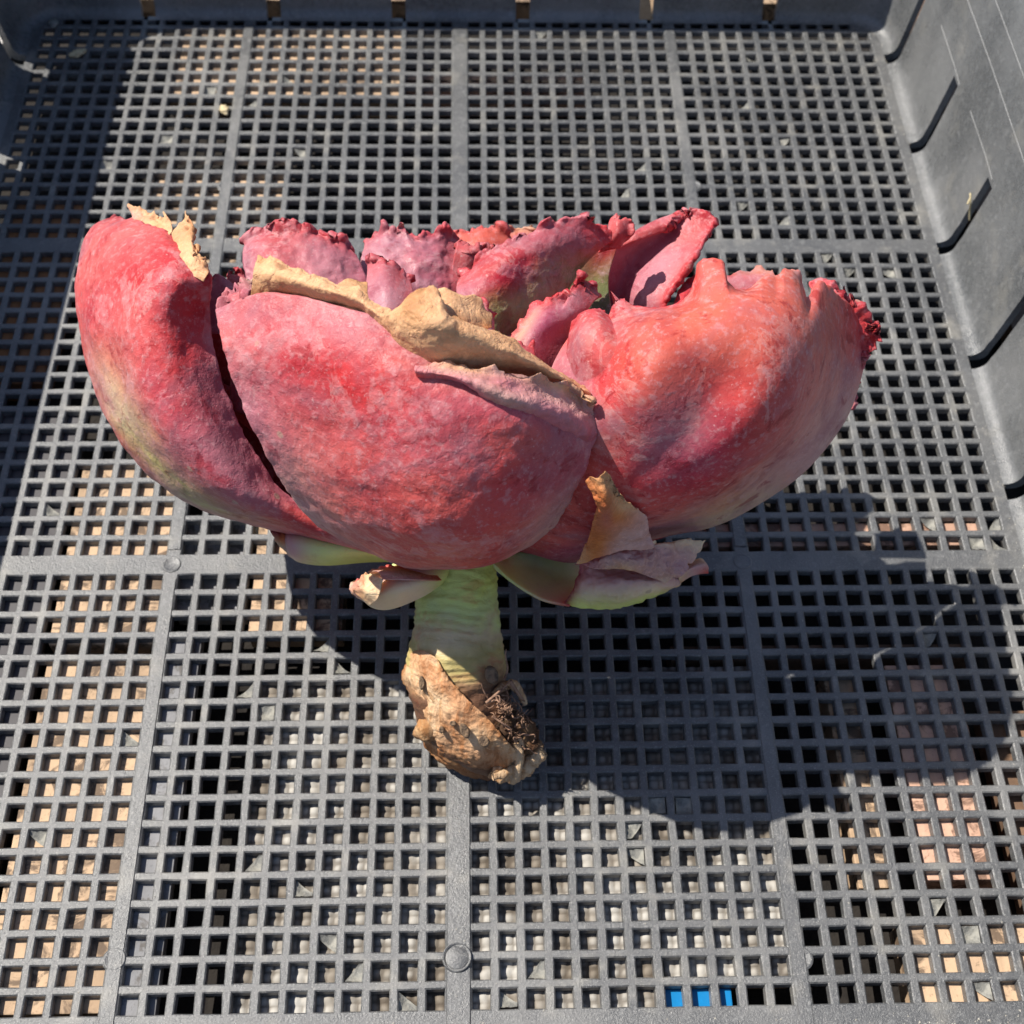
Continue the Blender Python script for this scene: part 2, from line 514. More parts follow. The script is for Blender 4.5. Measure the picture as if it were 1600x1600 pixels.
# long scratches on the right wall (thin raised burrs of plastic)
M_SCR = simple('scratch_burr', (.42, .42, .41), .6, .2)
def scratch(uv, z0, wdt=.03):
    V = []; Fc = []
    for i, (y, z) in enumerate(uv):
        x = FX + .64 + DR * z + .75 * math.cos(math.pi * y / (2 * FY)) * z / WALL_H - .02
        V += [(x - .002, y, z - wdt), (x - .02, y, z), (x - .002, y, z + wdt)]
    for i in range(len(uv) - 1):
        a = i * 3
        Fc += [(a, a + 1, a + 4, a + 3), (a + 1, a + 2, a + 5, a + 4)]
    link_mesh('scratch', V, Fc, M_SCR, tray)
scratch([(34.5, 7.75), (30, 7.5), (24.5, 7.45), (16, 7.25), (9, 7.1)], 0, .02)
scratch([(31, 4.9), (27.5, 4.85), (26.2, 4.75)], 0, .02)
scratch([(24, 4.9), (20.5, 4.9), (19.0, 4.8)], 0, .018)
scratch([(34, 9.4), (28, 9.35), (21, 9.2)], 0, .015)

# pale films of residue that close some of the holes near their lower edge
M_FILM = simple('dried_residue', (.30, .29, .25), .7, .45, 300, .0006, (.15, .15, .14))
film_mes = []
def film(c, r):
    x, y = colx(c), rowy(r)
    if not film_mes:
        for kind in range(3):
            n = 8; V = []; Fc = []
            for j in range(n + 1):
                for i in range(n + 1):
                    a, b = i / n * 2 - 1, j / n * 2 - 1
                    if kind < 2:          # half of the opening only: the sunlit triangle put into the shape
                        b = -1 + (b + 1) * (1 - (a + 1) / 2 * (.95 if kind else .75))
                    V.append((a * .32, b * .325, .06 * mnoise.noise(Vector((a * 2.2, b * 2.2, kind))) + .16 * (max(abs(a), abs(b)) ** 2)))
            Fc = [(j * (n + 1) + i, j * (n + 1) + i + 1, (j + 1) * (n + 1) + i + 1, (j + 1) * (n + 1) + i) for j in range(n) for i in range(n)]
            o = link_mesh('residue_film', V, Fc, M_FILM, None); film_mes.append(o.data); bpy.data.objects.remove(o)
    o = bpy.data.objects.new('residue_film', film_mes[random.choice((0, 0, 1, 1, 2))]); COL.objects.link(o); o.parent = tray
    o['film_pos'] = (x, y)
    return o
films = [(-1, 18), (1, 18), (2, 18), (-2, 18), (-3, 18), (-1, 16), (3, 17), (4, 16), (5, 15), (6, 14), (7, 13), (7, 12), (8, 11), (9, 11), (-4, 17), (-5, 16),
         (-6, 14), (-9, 12), (-10, 11), (-10, 10), (-14, 8), (-13, 8), (-12, 9), (-16, 12), (-7, 13), (-8, 13), (-8, 7), (-9, 8), (-9, 6), (-6, 4), (-5, 5),
         (15, 12), (16, 12), (17, 14), (18, 15), (19, 16), (20, 17), (22, 15), (21, 14), (19, 18), (23, -2), (22, -2), (24, -2), (21, -2), (22, -1), (23, -1), (24, -1), (24, 1), (24, 2),
         (21, 3), (20, 4), (19, -18), (24, -18), (22, -17), (20, -17), (18, -16), (21, -15), (23, -14), (17, -20), (15, -21), (13, -20), (20, -21), (23, -24), (18, -26),
         (16, -29), (14, -31), (17, -33), (12, -28), (11, -26), (9, -29), (8, -31), (6, -33), (5, -35), (10, -24), (9, -22), (7, -21), (6, -20), (3, -19), (-7, -22), (-9, -25), (-6, -29),
         (-15, -33), (-14, -30), (-12, -29), (-16, -26), (-10, -31), (-21, -22), (-19, -24), (-22, -13), (-20, -10), (-19, -8), (-18, -3), (-17, -6), (-21, 2), (-19, 4), (-16, 6), (-16, 5)]
seen = set()
for c, r in films:
    if (c, r) in seen or random.random() < .5: continue
    seen.add((c, r)); film(c, r)

adopt(tray)
for o in tray.children:
    if 'film_pos' in o.keys():
        x, y = o['film_pos']; o.location = Vector((x, y, -.27 + TH)) * S
        o.rotation_euler = (random.uniform(-.2, .2), random.uniform(-.2, .2), random.choice((0, math.pi / 2, math.pi, -math.pi / 2)))
        del o['film_pos']


M_TAN = grain('tan_board', (.56, .39, .25), (.10, .07, .05))
M_PEACH = grain('peach_board', (.62, .38, .27), (.14, .08, .055))
M_GREYB = simple('grey_panel', (.075, .07, .075), .6, .2, 50, .0002)
M_PIPE = grain('dusty_grey_plastic', (.26, .26, .27), (.10, .09, .08))
M_PALE = simple('pale_gravel_board', (.74, .71, .65), .85, .45, 210, .0004, (.46, .42, .37))
M_WIRE = simple('dull_wire', (.20, .19, .18), .5, .4, 300, .0001)
M_BROWN = simple('brown_board', (.20, .12, .075), .8, .4, 60, .0004)
M_BLUE = simple('blue_plastic', (.005, .19, .46), .35, .1, 60, .0001)
M_TAN_SHADE = simple('shaded_tan_board', (.30, .13, .05), .8, .4, 60, .0004)  # tan wood with the left wall's shade put into its colour
BT = -.352
def board(x0, x1, y0, y1, mat, label, cat='board', name='wooden_board', top=BT, th=1.4, rot=0., group=None):
    if name == 'wooden_board': group = 'boards lying under and around the tray'
    return tag(box(name, x0, x1, y0, y1, top - th, top, mat, rot=rot), label, cat, group)
board(-17.3, -12.75, -3.7, 5.4, M_TAN, 'short tan board showing through the left holes just above the middle cross rib')
board(-17.2, -12.75, -18.6, -4.6, M_TAN, 'long tan board showing through the holes at the lower left corner')
board(-24.5, -17.9, -19.4, 8.6, M_GREYB, 'dark grey panel showing through the holes along the left edge', 'panel', 'grey_panel', top=BT - .05)
board(-12.2, -10.9, -18.9, -3.2, M_PIPE, 'pale grey strip running beside the long tan board under the tray', 'strip', 'plastic_strip', top=BT - .02, th=.6)
board(-12.3, -9.3, -2.0, 2.6, M_PIPE, 'pale grey block under the holes below the left leaf', 'block', 'plastic_block', top=BT - .35, th=1.2)
board(-9.0, -5.0, -3.2, 3.0, M_TAN, 'tan board end under the holes left of the stem')
board(-23.9, -20.0, 10.4, 22.6, M_TAN_SHADE, 'tan board darkened to its shaded brown in the holes near the left wall')
board(-16.6, -3.4, 31.2, 37.6, M_TAN, 'tan board under the far left rows behind the leaves')
board(-16.5, -9.5, 18.4, 25.4, M_TAN, 'wide tan board under the holes behind the left leaf', top=BT - .1)
board(-6.5, 7.6, 31.6, 33.0, M_PEACH, 'thin pinkish board crossing under the far middle rows', top=BT - .2)
board(9.2, 24.0, 1.0, 2.2, M_PEACH, 'thin pinkish board under the row above the middle cross rib', top=BT - .05)
board(18.0, 21.0, -14.2, -5.0, M_PEACH, 'peach board under the holes near the right wall')
board(15.4, 17.0, -14.4, -5.2, M_TAN, 'slim tan board left of the peach board', top=BT - .25)
board(16.6, 22.2, -19.2, -15.8, M_TAN, 'tan board at the lower right corner under the holes')
board(21.9, 24.2, -18.0, -7.0, M_BROWN, 'dark brown board beside the right wall', top=BT - .3)
board(9.0, 22.0, -4.6, -3.9, M_BROWN, 'thin brown board in the plant shadow right of the stem', top=BT - .2)
board(7.4, 10.0, -19.6, -18.05, M_BLUE, 'bright blue plastic piece under the front holes', 'plastic piece', 'blue_plastic', top=BT - .1, th=.5)
board(6.4, 7.5, -19.6, -14.4, M_PIPE, 'pale bluish strip beside the blue plastic piece', 'strip', 'plastic_strip', top=BT - .4, th=.5)
board(-32, -26.9, -38, 42, M_PALE, 'pale weathered board outside the left wall of the tray', top=BT - .1)
board(-25, 8, 40.4, 48, M_TAN, 'tan board outside the far wall of the tray', top=BT - .1)
board(12, 21, 40.4, 48, M_TAN, 'short tan board outside the far right corner of the tray', top=BT - .1)
board(28, 40, -38, 42, M_BROWN, 'brown board outside the right wall of the tray', top=BT - .1)
def light_dot_sheet(x0, x1, y0, y1, z, pitch):
    """bumpy sheet whose pale and dark colours paint dots of sunlight under the holes"""
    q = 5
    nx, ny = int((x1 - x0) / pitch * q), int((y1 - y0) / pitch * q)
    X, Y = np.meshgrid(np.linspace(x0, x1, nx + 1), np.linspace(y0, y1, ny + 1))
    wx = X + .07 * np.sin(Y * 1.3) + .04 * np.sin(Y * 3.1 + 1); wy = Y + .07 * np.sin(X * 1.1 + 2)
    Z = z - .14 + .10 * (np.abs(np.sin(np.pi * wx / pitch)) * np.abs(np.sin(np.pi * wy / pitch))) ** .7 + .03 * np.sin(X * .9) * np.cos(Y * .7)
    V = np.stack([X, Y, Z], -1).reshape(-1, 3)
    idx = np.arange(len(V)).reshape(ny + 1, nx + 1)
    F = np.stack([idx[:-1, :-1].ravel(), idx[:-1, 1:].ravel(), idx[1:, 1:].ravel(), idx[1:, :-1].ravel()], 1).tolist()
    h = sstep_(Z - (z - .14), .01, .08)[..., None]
    c = np.array([.20, .18, .155]) * (1 - h) + np.array([.46, .44, .40]) * h  # dots of sunlight painted: pale on the bumps, dark between them
    root = tag(empty('light_dot_sheet', ((x0 + x1) / 2, (y0 + y1) / 2, z - .3)), 'pale bumpy sheet with painted dots of light under the front holes around the centre rib', 'mat')
    tag(link_mesh('light_dots', V, F, M_LIGHT_DOTS, root, True, c.reshape(-1, 3)), kind='stuff')
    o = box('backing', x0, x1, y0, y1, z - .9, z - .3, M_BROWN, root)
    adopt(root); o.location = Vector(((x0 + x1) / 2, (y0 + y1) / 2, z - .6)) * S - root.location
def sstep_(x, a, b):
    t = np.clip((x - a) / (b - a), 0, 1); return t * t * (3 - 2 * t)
wm = Mat('light_dot_colour', .8, .3)
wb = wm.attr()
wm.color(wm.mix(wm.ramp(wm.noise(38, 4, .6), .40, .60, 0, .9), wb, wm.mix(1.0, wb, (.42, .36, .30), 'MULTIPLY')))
M_LIGHT_DOTS = wm.m
light_dot_sheet(-8.3, 7.3, -19.4, -5.2, BT - .03, .40)
light_dot_sheet(7.6, 12.3, -17.9, -4.9, BT - .12, .40)
bpy.data.objects['light_dot_sheet.001']['label'] = 'narrower sheet with painted dots of light under the holes just behind the blue plastic piece'

# ------------------------------------------------------------------ the plant
C_ = dict(
    R=(.56, .050, .055), P=(.58, .110, .105), C=(.58, .115, .080), D=(.22, .018, .026), K=(.10, .010, .015), X=(.52, .052, .062),
    V=(.48, .13, .16), M=(.54, .20, .22), G=(.58, .58, .27), O=(.48, .40, .15), Y=(.68, .72, .18), L=(.64, .70, .26),  # V, E: raised to put more light into the leaves' shaded parts
    T=(.68, .38, .20), t=(.50, .25, .11), B=(.58, .19, .065), U=(.60, .33, .28), E=(.60, .105, .090), H=(.64, .50, .30), S=(.16, .08, .045),
    q=(.46, .13, .08), W=(.85, .60, .36), g=(.20, .21, .08), A=(.54, .075, .070), j=(.52, .37, .17), n=(.36, .21, .11))

LEAF = {}
def catmull(Pc, n):
    """Pc (k, ..., d) -> (n, ..., d)"""
    k = len(Pc)
    x = np.linspace(0, k - 1, n); i = np.minimum(x.astype(int), k - 2); f = (x - i)
    ext = np.concatenate([[2 * Pc[0] - Pc[1]], Pc, [2 * Pc[-1] - Pc[-2]]])
    p0, p1, p2, p3 = ext[i], ext[i + 1], ext[i + 2], ext[i + 3]
    f = f.reshape((-1,) + (1,) * (Pc.ndim - 1))
    return .5 * (2 * p1 + (p2 - p0) * f + (2 * p0 - 5 * p1 + 4 * p2 - p3) * f ** 2 + (3 * p1 - p0 - 3 * p2 + p3) * f ** 3)

def sstep(x, a, b):
    t = np.clip((x - a) / (b - a), 0, 1); return t * t * (3 - 2 * t)

def grid_normals(G):
    du = np.gradient(G, axis=1); dv = np.gradient(G, axis=0)
    n = np.cross(du, dv); l = np.linalg.norm(n, axis=-1, keepdims=True)
    return n / np.maximum(l, 1e-9)

def leaf(name, rows, mat, parent, nu=90, nv=90, th=.32, top=None, blend=.18, crinkle=0., cfreq=1.1, cedges='top', cw=.09,
         wr=0., wfreq=.5, seed=1., edgecol=None, ew=.05, world=None, thin=.25, bead=0., wo=4):
    cols = np.array([[C_[p[3]] if len(p) > 3 else C_['R'] for p in r] for r in rows])
    if world is None:
        pts = np.array([[p[:3] for p in r] for r in rows], float)
    else:
        pts = np.array(world, float)
    G = catmull(pts, nv); G = catmull(G.transpose(1, 0, 2), nu).transpose(1, 0, 2)
    Cc = catmull(cols, nv); Cc = catmull(Cc.transpose(1, 0, 2), nu).transpose(1, 0, 2); Cc = np.clip(Cc, .004, .95)
    s = np.linspace(0, 1, nv)[:, None] * np.ones((1, nu)); t = np.ones((nv, 1)) * np.linspace(0, 1, nu)[None]
    if world is None:
        if top is not None:
            tu = np.array([p[0] for p in top], float); tv = np.array([p[1] for p in top], float)
            b = sstep(s, 1 - blend, 1)
            vt = np.interp(G[-1, :, 0], tu, tv) - G[-1, :, 1]
            G[..., 1] += b * vt[None]
        G3 = at(G[..., 0], G[..., 1], G[..., 2])
    else:
        G3 = G
    N = grid_normals(G3)
    if np.sum((N * (CAM_P - G3)).sum(-1)) < 0: N = -N
    m = np.full_like(s, 9.)
    if 'top' in cedges: m = np.minimum(m, 1 - s)
    if 'left' in cedges: m = np.minimum(m, t)
    if 'right' in cedges: m = np.minimum(m, 1 - t)
    flat = G3.reshape(-1, 3)
    if wr:
        a = fbm(flat, wfreq, wo, seed).reshape(s.shape)
        a2 = fbm(flat, wfreq * 3.2, 3, seed + 5).reshape(s.shape)
        G3 = G3 + N * (wr * a + wr * (.35 if wo > 2 else .05) * a2)[..., None]
    if crinkle:
        e = np.exp(-(m / cw) ** 2)
        a = fbm(flat, cfreq * .75, 2, seed + 1).reshape(s.shape); b2 = fbm(flat, cfreq * .85, 3, seed + 2).reshape(s.shape)
        c2 = fbm(flat, cfreq * 2.3, 2, seed + 3).reshape(s.shape)
        tv_ = np.gradient(G3, axis=0); tv_ /= np.maximum(np.linalg.norm(tv_, axis=-1, keepdims=True), 1e-9)
        G3 = G3 + N * (crinkle * e * (a * 1.5 + .45 * c2))[..., None] + tv_ * (crinkle * e * (b2 * .8 + .4 * c2))[..., None]
    if edgecol:
        e = np.exp(-(m / ew) ** 2)[..., None] * .9
        Cc = Cc * (1 - e) + np.array(C_[edgecol]) * e
    N = grid_normals(G3)
    if np.sum((N * (CAM_P - G3)).sum(-1)) < 0: N = -N
    dm = np.minimum(np.minimum(s, 1 - s) * 3.0, np.minimum(t, 1 - t) * 2.2)
    tk = th * (thin + (1 - thin) * np.sqrt(np.clip(dm, 0, .35) / .35))
    if bead:
        bn = fbm(G3.reshape(-1, 3), 1.5, 2, seed + 7).reshape(s.shape)
        eb = np.exp(-(m / .035) ** 2) * np.clip(.55 + 1.6 * bn, .1, 1.6)
        tk = tk + bead * eb
        G3 = G3 + N * (bead * .45 * eb)[..., None]
    Bk = G3 - N * tk[..., None]
    Md = G3 - N * (tk * .5)[..., None]
    # a rounded rim: ring pushed outwards
    nvn = nu * nv
    V = np.concatenate([G3.reshape(-1, 3), Bk.reshape(-1, 3)])
    CC = np.concatenate([Cc.reshape(-1, 3), Cc.reshape(-1, 3) * .92])
    idx = np.arange(nvn).reshape(nv, nu)
    a = idx[:-1, :-1].ravel(); b = idx[:-1, 1:].ravel(); c = idx[1:, 1:].ravel(); d = idx[1:, :-1].ravel()
    F1 = np.stack([a, b, c, d], 1); F2 = np.stack([d, c, b, a], 1) + nvn
    ring = np.concatenate([idx[0, :-1], idx[:-1, -1], idx[-1, :0:-1], idx[:0:-1, 0]])
    ctr = G3.mean((0, 1))
    # outward direction in the sheet
    gu = np.gradient(G3, axis=1); gv = np.gradient(G3, axis=0)
    out = np.zeros_like(G3)
    out[:, 0] -= gu[:, 0]; out[:, -1] += gu[:, -1]; out[0] -= gv[0]; out[-1] += gv[-1]
    out = out.reshape(-1, 3)[ring]; out /= np.maximum(np.linalg.norm(out, axis=1, keepdims=True), 1e-9)
    mid = Md.reshape(-1, 3)[ring] + out * (tk.reshape(-1)[ring] * .5)[:, None]
    V = np.concatenate([V, mid]); CC = np.concatenate([CC, Cc.reshape(-1, 3)[ring]])
    k = len(ring); r2 = np.roll(ring, -1); mi = 2 * nvn + np.arange(k); m2 = np.roll(mi, -1)
    F3 = np.stack([ring, mi, m2, r2], 1); F4 = np.stack([mi, ring + nvn, r2 + nvn, m2], 1)
    F = np.concatenate([F1, F2, F3, F4]).tolist()
    V[:, 2] = np.maximum(V[:, 2], .03 + .0)
    LEAF[seed] = link_mesh(name, V, F, mat, parent, True, CC)
    return LEAF[seed]

B0 = at(705, 885, -.2)
plant = tag(empty('succulent_plant', (1.6, -9.6, 0)), 'uprooted red frilly succulent rosette leaning on its bare stem in the black tray', 'plant')

# -- left big leaf
leaf('leaf', [
    [(585, 858, -1.0, 'X'), (580, 862, .8, 'X'), (575, 864, 2.2, 'E'), (570, 858, 3.0, 'E'), (562, 848, 3.2, 'E'), (555, 838, 3.0, 'E')],
    [(450, 800, -1.4, 'X'), (430, 829, .8, 'E'), (445, 826, 2.6, 'E'), (462, 818, 3.6, 'X'), (474, 806, 3.8, 'E'), (488, 797, 3.4, 'V')],
    [(330, 755, -1.6, 'X'), (300, 788, .8, 'U'), (328, 788, 3.0, 'O'), (362, 780, 4.4, 'E'), (392, 762, 4.6, 'V'), (424, 744, 3.8, 'V')],
    [(245, 690, -1.6, 'X'), (215, 722, .8, 'P'), (245, 722, 3.2, 'O'), (288, 712, 4.8, 'E'), (330, 690, 5.1, 'V'), (374, 660, 4.2, 'V')],
    [(185, 600, -1.4, 'X'), (156, 630, .8, 'P'), (186, 636, 3.2, 'H'), (232, 626, 5.0, 'P'), (282, 606, 5.3, 'R'), (340, 572, 4.4, 'V')],
    [(150, 490, -1.2, 'X'), (122, 505, .8, 'P'), (150, 520, 3.2, 'P'), (200, 518, 5.0, 'P'), (260, 508, 5.4, 'R'), (328, 490, 4.4, 'X')],
    [(155, 420, -1.2, 'X'), (122, 415, .6, 'P'), (150, 425, 3.0, 'P'), (205, 430, 4.8, 'R'), (265, 432, 5.6, 'R'), (328, 436, 5.2, 'X')],
    [(175, 375, -1.4, 'X'), (140, 360, .2, 'P'), (165, 368, 2.4, 'P'), (210, 375, 3.9, 'P'), (262, 385, 4.6, 'R'), (312, 400, 4.4, 'R')],
    [(205, 350, -1.6, 'X'), (180, 338, -.4, 'D'), (200, 342, 1.2, 'P'), (225, 348, 2.4, 'P'), (252, 356, 3.2, 'P'), (280, 372, 3.4, 'R')]],
    M_WRINK, plant, 110, 140, th=.55, wr=.07, wfreq=.38, crinkle=.06, cfreq=1.6, cedges='top right', cw=.04, seed=3)

leaf('leaf', [[(420, 800, 1.0, 'D'), (470, 800, 1.4, 'D'), (540, 800, 2.0, 'D')], [(330, 660, 1.0, 'D'), (390, 660, 1.8, 'D'), (460, 660, 2.6, 'D')],  # dark sheet added in the leaf gap; its deep red stands for shade
              [(300, 520, .8, 'X'), (350, 520, 1.6, 'X'), (420, 520, 2.4, 'X')], [(315, 450, .6, 'X'), (345, 452, 1.4, 'X'), (400, 460, 2.0, 'X')]], M_INNER, plant, 30, 40, th=.3, crinkle=.08, seed=63)
# -- middle front leaf
def topline(pts): return pts
leaf('leaf', [
    [(640, 862, .6, 'X'), (672, 866, .6, 'X'), (702, 868, .6, 'X'), (735, 866, .6, 'X'), (770, 860, .6, 'X')],
    [(560, 856, 3.4, 'E'), (628, 883, 4.4, 'E'), (700, 889, 5.0, 'E'), (768, 881, 5.0, 'E'), (838, 848, 4.2, 'U')],
    [(486, 812, 4.8, 'U'), (575, 838, 6.9, 'E'), (690, 846, 8.1, 'A'), (800, 828, 7.9, 'E'), (882, 795, 6.4, 'U')],
    [(442, 756, 6.2, 'U'), (545, 765, 8.1, 'P'), (680, 768, 9.3, 'E'), (810, 754, 9.0, 'X'), (912, 738, 7.4, 'V')],
    [(404, 684, 7.2, 'M'), (510, 685, 8.6, 'P'), (665, 690, 9.8, 'X'), (815, 686, 9.5, 'E'), (928, 694, 7.7, 'V')],
    [(372, 610, 7.6, 'M'), (480, 605, 8.9, 'R'), (640, 622, 10.0, 'R'), (800, 634, 9.7, 'V'), (940, 666, 7.6, 'V')],
    [(350, 542, 7.8, 'P'), (455, 535, 8.9, 'R'), (610, 560, 9.9, 'P'), (770, 592, 9.4, 'U'), (948, 648, 7.0, 'U')],
    [(336, 482, 7.4, 'M'), (430, 458, 8.4, 'P'), (590, 496, 9.4, 'M'), (745, 552, 9.0, 'U'), (948, 634, 6.8, 'T')]],
    M_WRINK, plant, 150, 150, th=.55, wr=.07, wfreq=.38, crinkle=.05, cfreq=1.8, cedges='left right', cw=.03, seed=5)
mleaf = plant.children[-1]

# -- right big leaf with its knobs
rtop = [(860, 590), (868, 578), (885, 545), (890, 520), (897, 500), (910, 490), (930, 484), (945, 484), (952, 497), (956, 470), (965, 461), (978, 462), (990, 474), (1010, 473), (1040, 474),
        (1060, 468), (1073, 455), (1080, 430), (1084, 408), (1096, 399), (1112, 397), (1130, 401), (1138, 412), (1142, 434), (1152, 444), (1165, 446), (1178, 440), (1190, 430), (1200, 428),
        (1214, 430), (1224, 420), (1240, 416), (1252, 422), (1257, 440), (1262, 462), (1272, 450), (1282, 437), (1300, 450), (1320, 470), (1345, 492), (1360, 530)]
leaf('leaf', [
    [(795, 846, .4, 'X'), (802, 850, .6, 'X'), (810, 855, .8, 'X'), (818, 858, .8, 'X'), (826, 861, .6, 'X'), (832, 862, -.5, 'X')],
    [(812, 760, 4.4, 'X'), (835, 785, 5.0, 'E'), (857, 812, 5.0, 'E'), (876, 838, 4.2, 'E'), (893, 864, 2.8, 'V'), (905, 880, .2, 'V')],
    [(832, 670, 6.0, 'X'), (880, 695, 7.0, 'X'), (925, 722, 7.1, 'E'), (968, 762, 7.0, 'X'), (1005, 812, 5.8, 'E'), (1030, 848, 1.4, 'U')],
    [(850, 612, 6.4, 'X'), (915, 618, 7.8, 'X'), (985, 640, 8.6, 'A'), (1055, 688, 8.2, 'V'), (1112, 755, 7.0, 'X'), (1140, 817, 1.6, 'H')],
    [(866, 572, 6.4, 'M'), (930, 556, 7.9, 'R'), (1020, 566, 9.1, 'C'), (1115, 610, 8.7, 'A'), (1195, 676, 7.9, 'A'), (1248, 742, 1.8, 'U')],
    [(884, 532, 6.0, 'P'), (940, 514, 7.3, 'P'), (1035, 506, 8.7, 'C'), (1150, 532, 8.9, 'C'), (1250, 590, 7.7, 'E'), (1315, 655, 1.8, 'U')],
    [(900, 506, 5.4, 'R'), (950, 494, 6.6, 'P'), (1050, 480, 7.6, 'C'), (1160, 466, 8.1, 'C'), (1270, 510, 7.2, 'C'), (1346, 582, 1.8, 'P')],
    [(918, 490, 4.6, 'R'), (960, 480, 5.8, 'R'), (1040, 474, 6.6, 'R'), (1160, 447, 7.2, 'C'), (1268, 455, 5.6, 'C'), (1356, 528, 2.2, 'R')]],
    M_SMOOTH, plant, 190, 150, th=.75, top=rtop, blend=.16, wo=2, wr=.22, wfreq=.20, crinkle=.07, cfreq=1.5, cedges='top', cw=.035, seed=8, thin=.45)

leaf('curled_lobe', [[(880, 590, 6.6, 'P'), (905, 600, 7.4, 'P'), (945, 590, 8.0, 'P'), (985, 570, 8.3, 'C')],
              [(884, 555, 6.6, 'R'), (905, 550, 7.6, 'P'), (942, 545, 8.1, 'P'), (978, 535, 7.9, 'C')],
              [(888, 525, 6.3, 'R'), (908, 515, 7.5, 'P'), (936, 512, 7.8, 'P'), (962, 512, 7.2, 'R')],
              [(893, 502, 5.6, 'R'), (908, 489, 6.4, 'R'), (932, 483, 6.6, 'R'), (955, 494, 6.2, 'R')]], M_SMOOTH, plant, 50, 50, th=.45, crinkle=.03, seed=9)
# -- frilled piece of the right leaf's far margin
leaf('leaf', [[(1262, 470, 3, 'P'), (1290, 505, 2.6, 'P'), (1315, 545, 2.2, 'X'), (1335, 590, 1.6, 'D')],
              [(1272, 452, 3.2, 'P'), (1305, 482, 3.0, 'P'), (1335, 525, 2.6, 'R'), (1345, 578, 2.0, 'X')],
              [(1268, 438, 3.0, 'R'), (1318, 458, 3.2, 'R'), (1356, 505, 2.8, 'R'), (1352, 572, 2.2, 'R')],
              [(1290, 433, 2.6, 'R'), (1325, 470, 2.8, 'R'), (1372, 525, 2.6, 'R'), (1354, 566, 2.2, 'R')]],
     M_WRINK, plant, 70, 50, th=.3, crinkle=.28, cfreq=1.6, cedges='top', cw=.5, seed=12)
leaf('leaf', [[(1300, 600, .6, 'D'), (1310, 630, .4, 'D'), (1312, 660, .2, 'D')], [(1335, 592, .8, 'D'), (1334, 615, .6, 'R'), (1322, 640, .4, 'R')],
              [(1340, 596, .4, 'R'), (1337, 618, .3, 'R'), (1325, 645, .2, 'R')]], M_WRINK, plant, 30, 24, th=.25, crinkle=.2, cfreq=1.4, seed=14)

# -- inner leaves, farthest first
inner = dict(mat=M_INNER, parent=plant)
leaf('leaf', [[(700, 430, -2, 'X'), (750, 440, -2, 'X'), (830, 440, -2, 'X')], [(705, 385, -2.4, 'C'), (760, 390, -2, 'C'), (812, 395, -2.4, 'C')],
              [(712, 366, -2.8, 'C'), (755, 352, -2.6, 'C'), (800, 372, -2.8, 'C')]], M_INNER, plant, 60, 40, th=.35, crinkle=.15, cfreq=2.2, bead=.34, seed=20, edgecol='P')
leaf('leaf', [[(780, 420, -4, 'X'), (830, 430, -4, 'X'), (880, 420, -4, 'X')], [(790, 380, -4, 'C'), (825, 375, -4, 'C'), (860, 385, -4, 'C')],
              [(792, 362, -4.3, 'C'), (818, 354, -4.3, 'T'), (845, 362, -4.3, 'C')]], M_INNER, plant, 40, 30, th=.3, crinkle=.2, bead=.34, seed=21)
leaf('leaf', [[(560, 500, 2.5, 'V'), (620, 510, 2.5, 'V'), (690, 510, 2.2, 'V'), (745, 500, 1.6, 'V')],
              [(565, 440, 2.4, 'M'), (625, 450, 2.6, 'M'), (690, 450, 2.2, 'V'), (738, 440, 1.4, 'E')],
              [(567, 400, 1.8, 'M'), (620, 400, 2.2, 'M'), (680, 400, 1.8, 'V'), (725, 405, 1.0, 'A')],
              [(575, 378, 1.2, 'P'), (610, 360, 1.6, 'M'), (670, 362, 1.4, 'M'), (718, 378, .8, 'A')]], M_INNER, plant, 90, 70, th=.45,
     top=[(560, 395), (572, 378), (585, 362), (600, 358), (620, 362), (632, 350), (640, 362), (655, 370), (672, 362), (690, 357), (708, 360), (718, 372), (730, 392)],
     crinkle=.17, cfreq=2.0, bead=.34, seed=22, edgecol='R', ew=.07, wr=.16, wfreq=.4, blend=.3)
leaf('leaf', [[(705, 430, 1.5, 'M'), (730, 440, 1.5, 'A'), (760, 445, 1.2, 'X')], [(712, 395, 1.8, 'A'), (735, 400, 1.8, 'P'), (765, 410, 1.2, 'X')],
              [(716, 378, 1.6, 'P'), (742, 380, 1.6, 'P'), (768, 392, 1.2, 'P')]], M_INNER, plant, 40, 36, th=.35, crinkle=.35, cfreq=1.6, bead=.34, seed=23, edgecol='P')
leaf('leaf', [[(395, 510, 4.2, 'V'), (450, 520, 4.2, 'V'), (520, 520, 4.0, 'V'), (580, 510, 3.6, 'V')],
              [(386, 440, 4.0, 'M'), (445, 450, 4.3, 'P'), (510, 455, 4.2, 'M'), (575, 450, 3.4, 'V')],
              [(380, 400, 3.4, 'M'), (435, 398, 3.9, 'P'), (500, 405, 3.8, 'M'), (562, 415, 3.0, 'V')],
              [(384, 374, 2.8, 'P'), (430, 354, 3.2, 'P'), (490, 362, 3.2, 'P'), (552, 392, 2.6, 'R')]], M_INNER, plant, 100, 80, th=.45,
     top=[(376, 392), (386, 372), (398, 358), (412, 352), (428, 353), (440, 350), (462, 353), (480, 354), (500, 362), (515, 370), (532, 372), (545, 384), (560, 398)],
     crinkle=.17, cfreq=2.0, bead=.34, seed=24, edgecol='R', ew=.07, wr=.14, wfreq=.4, blend=.3)
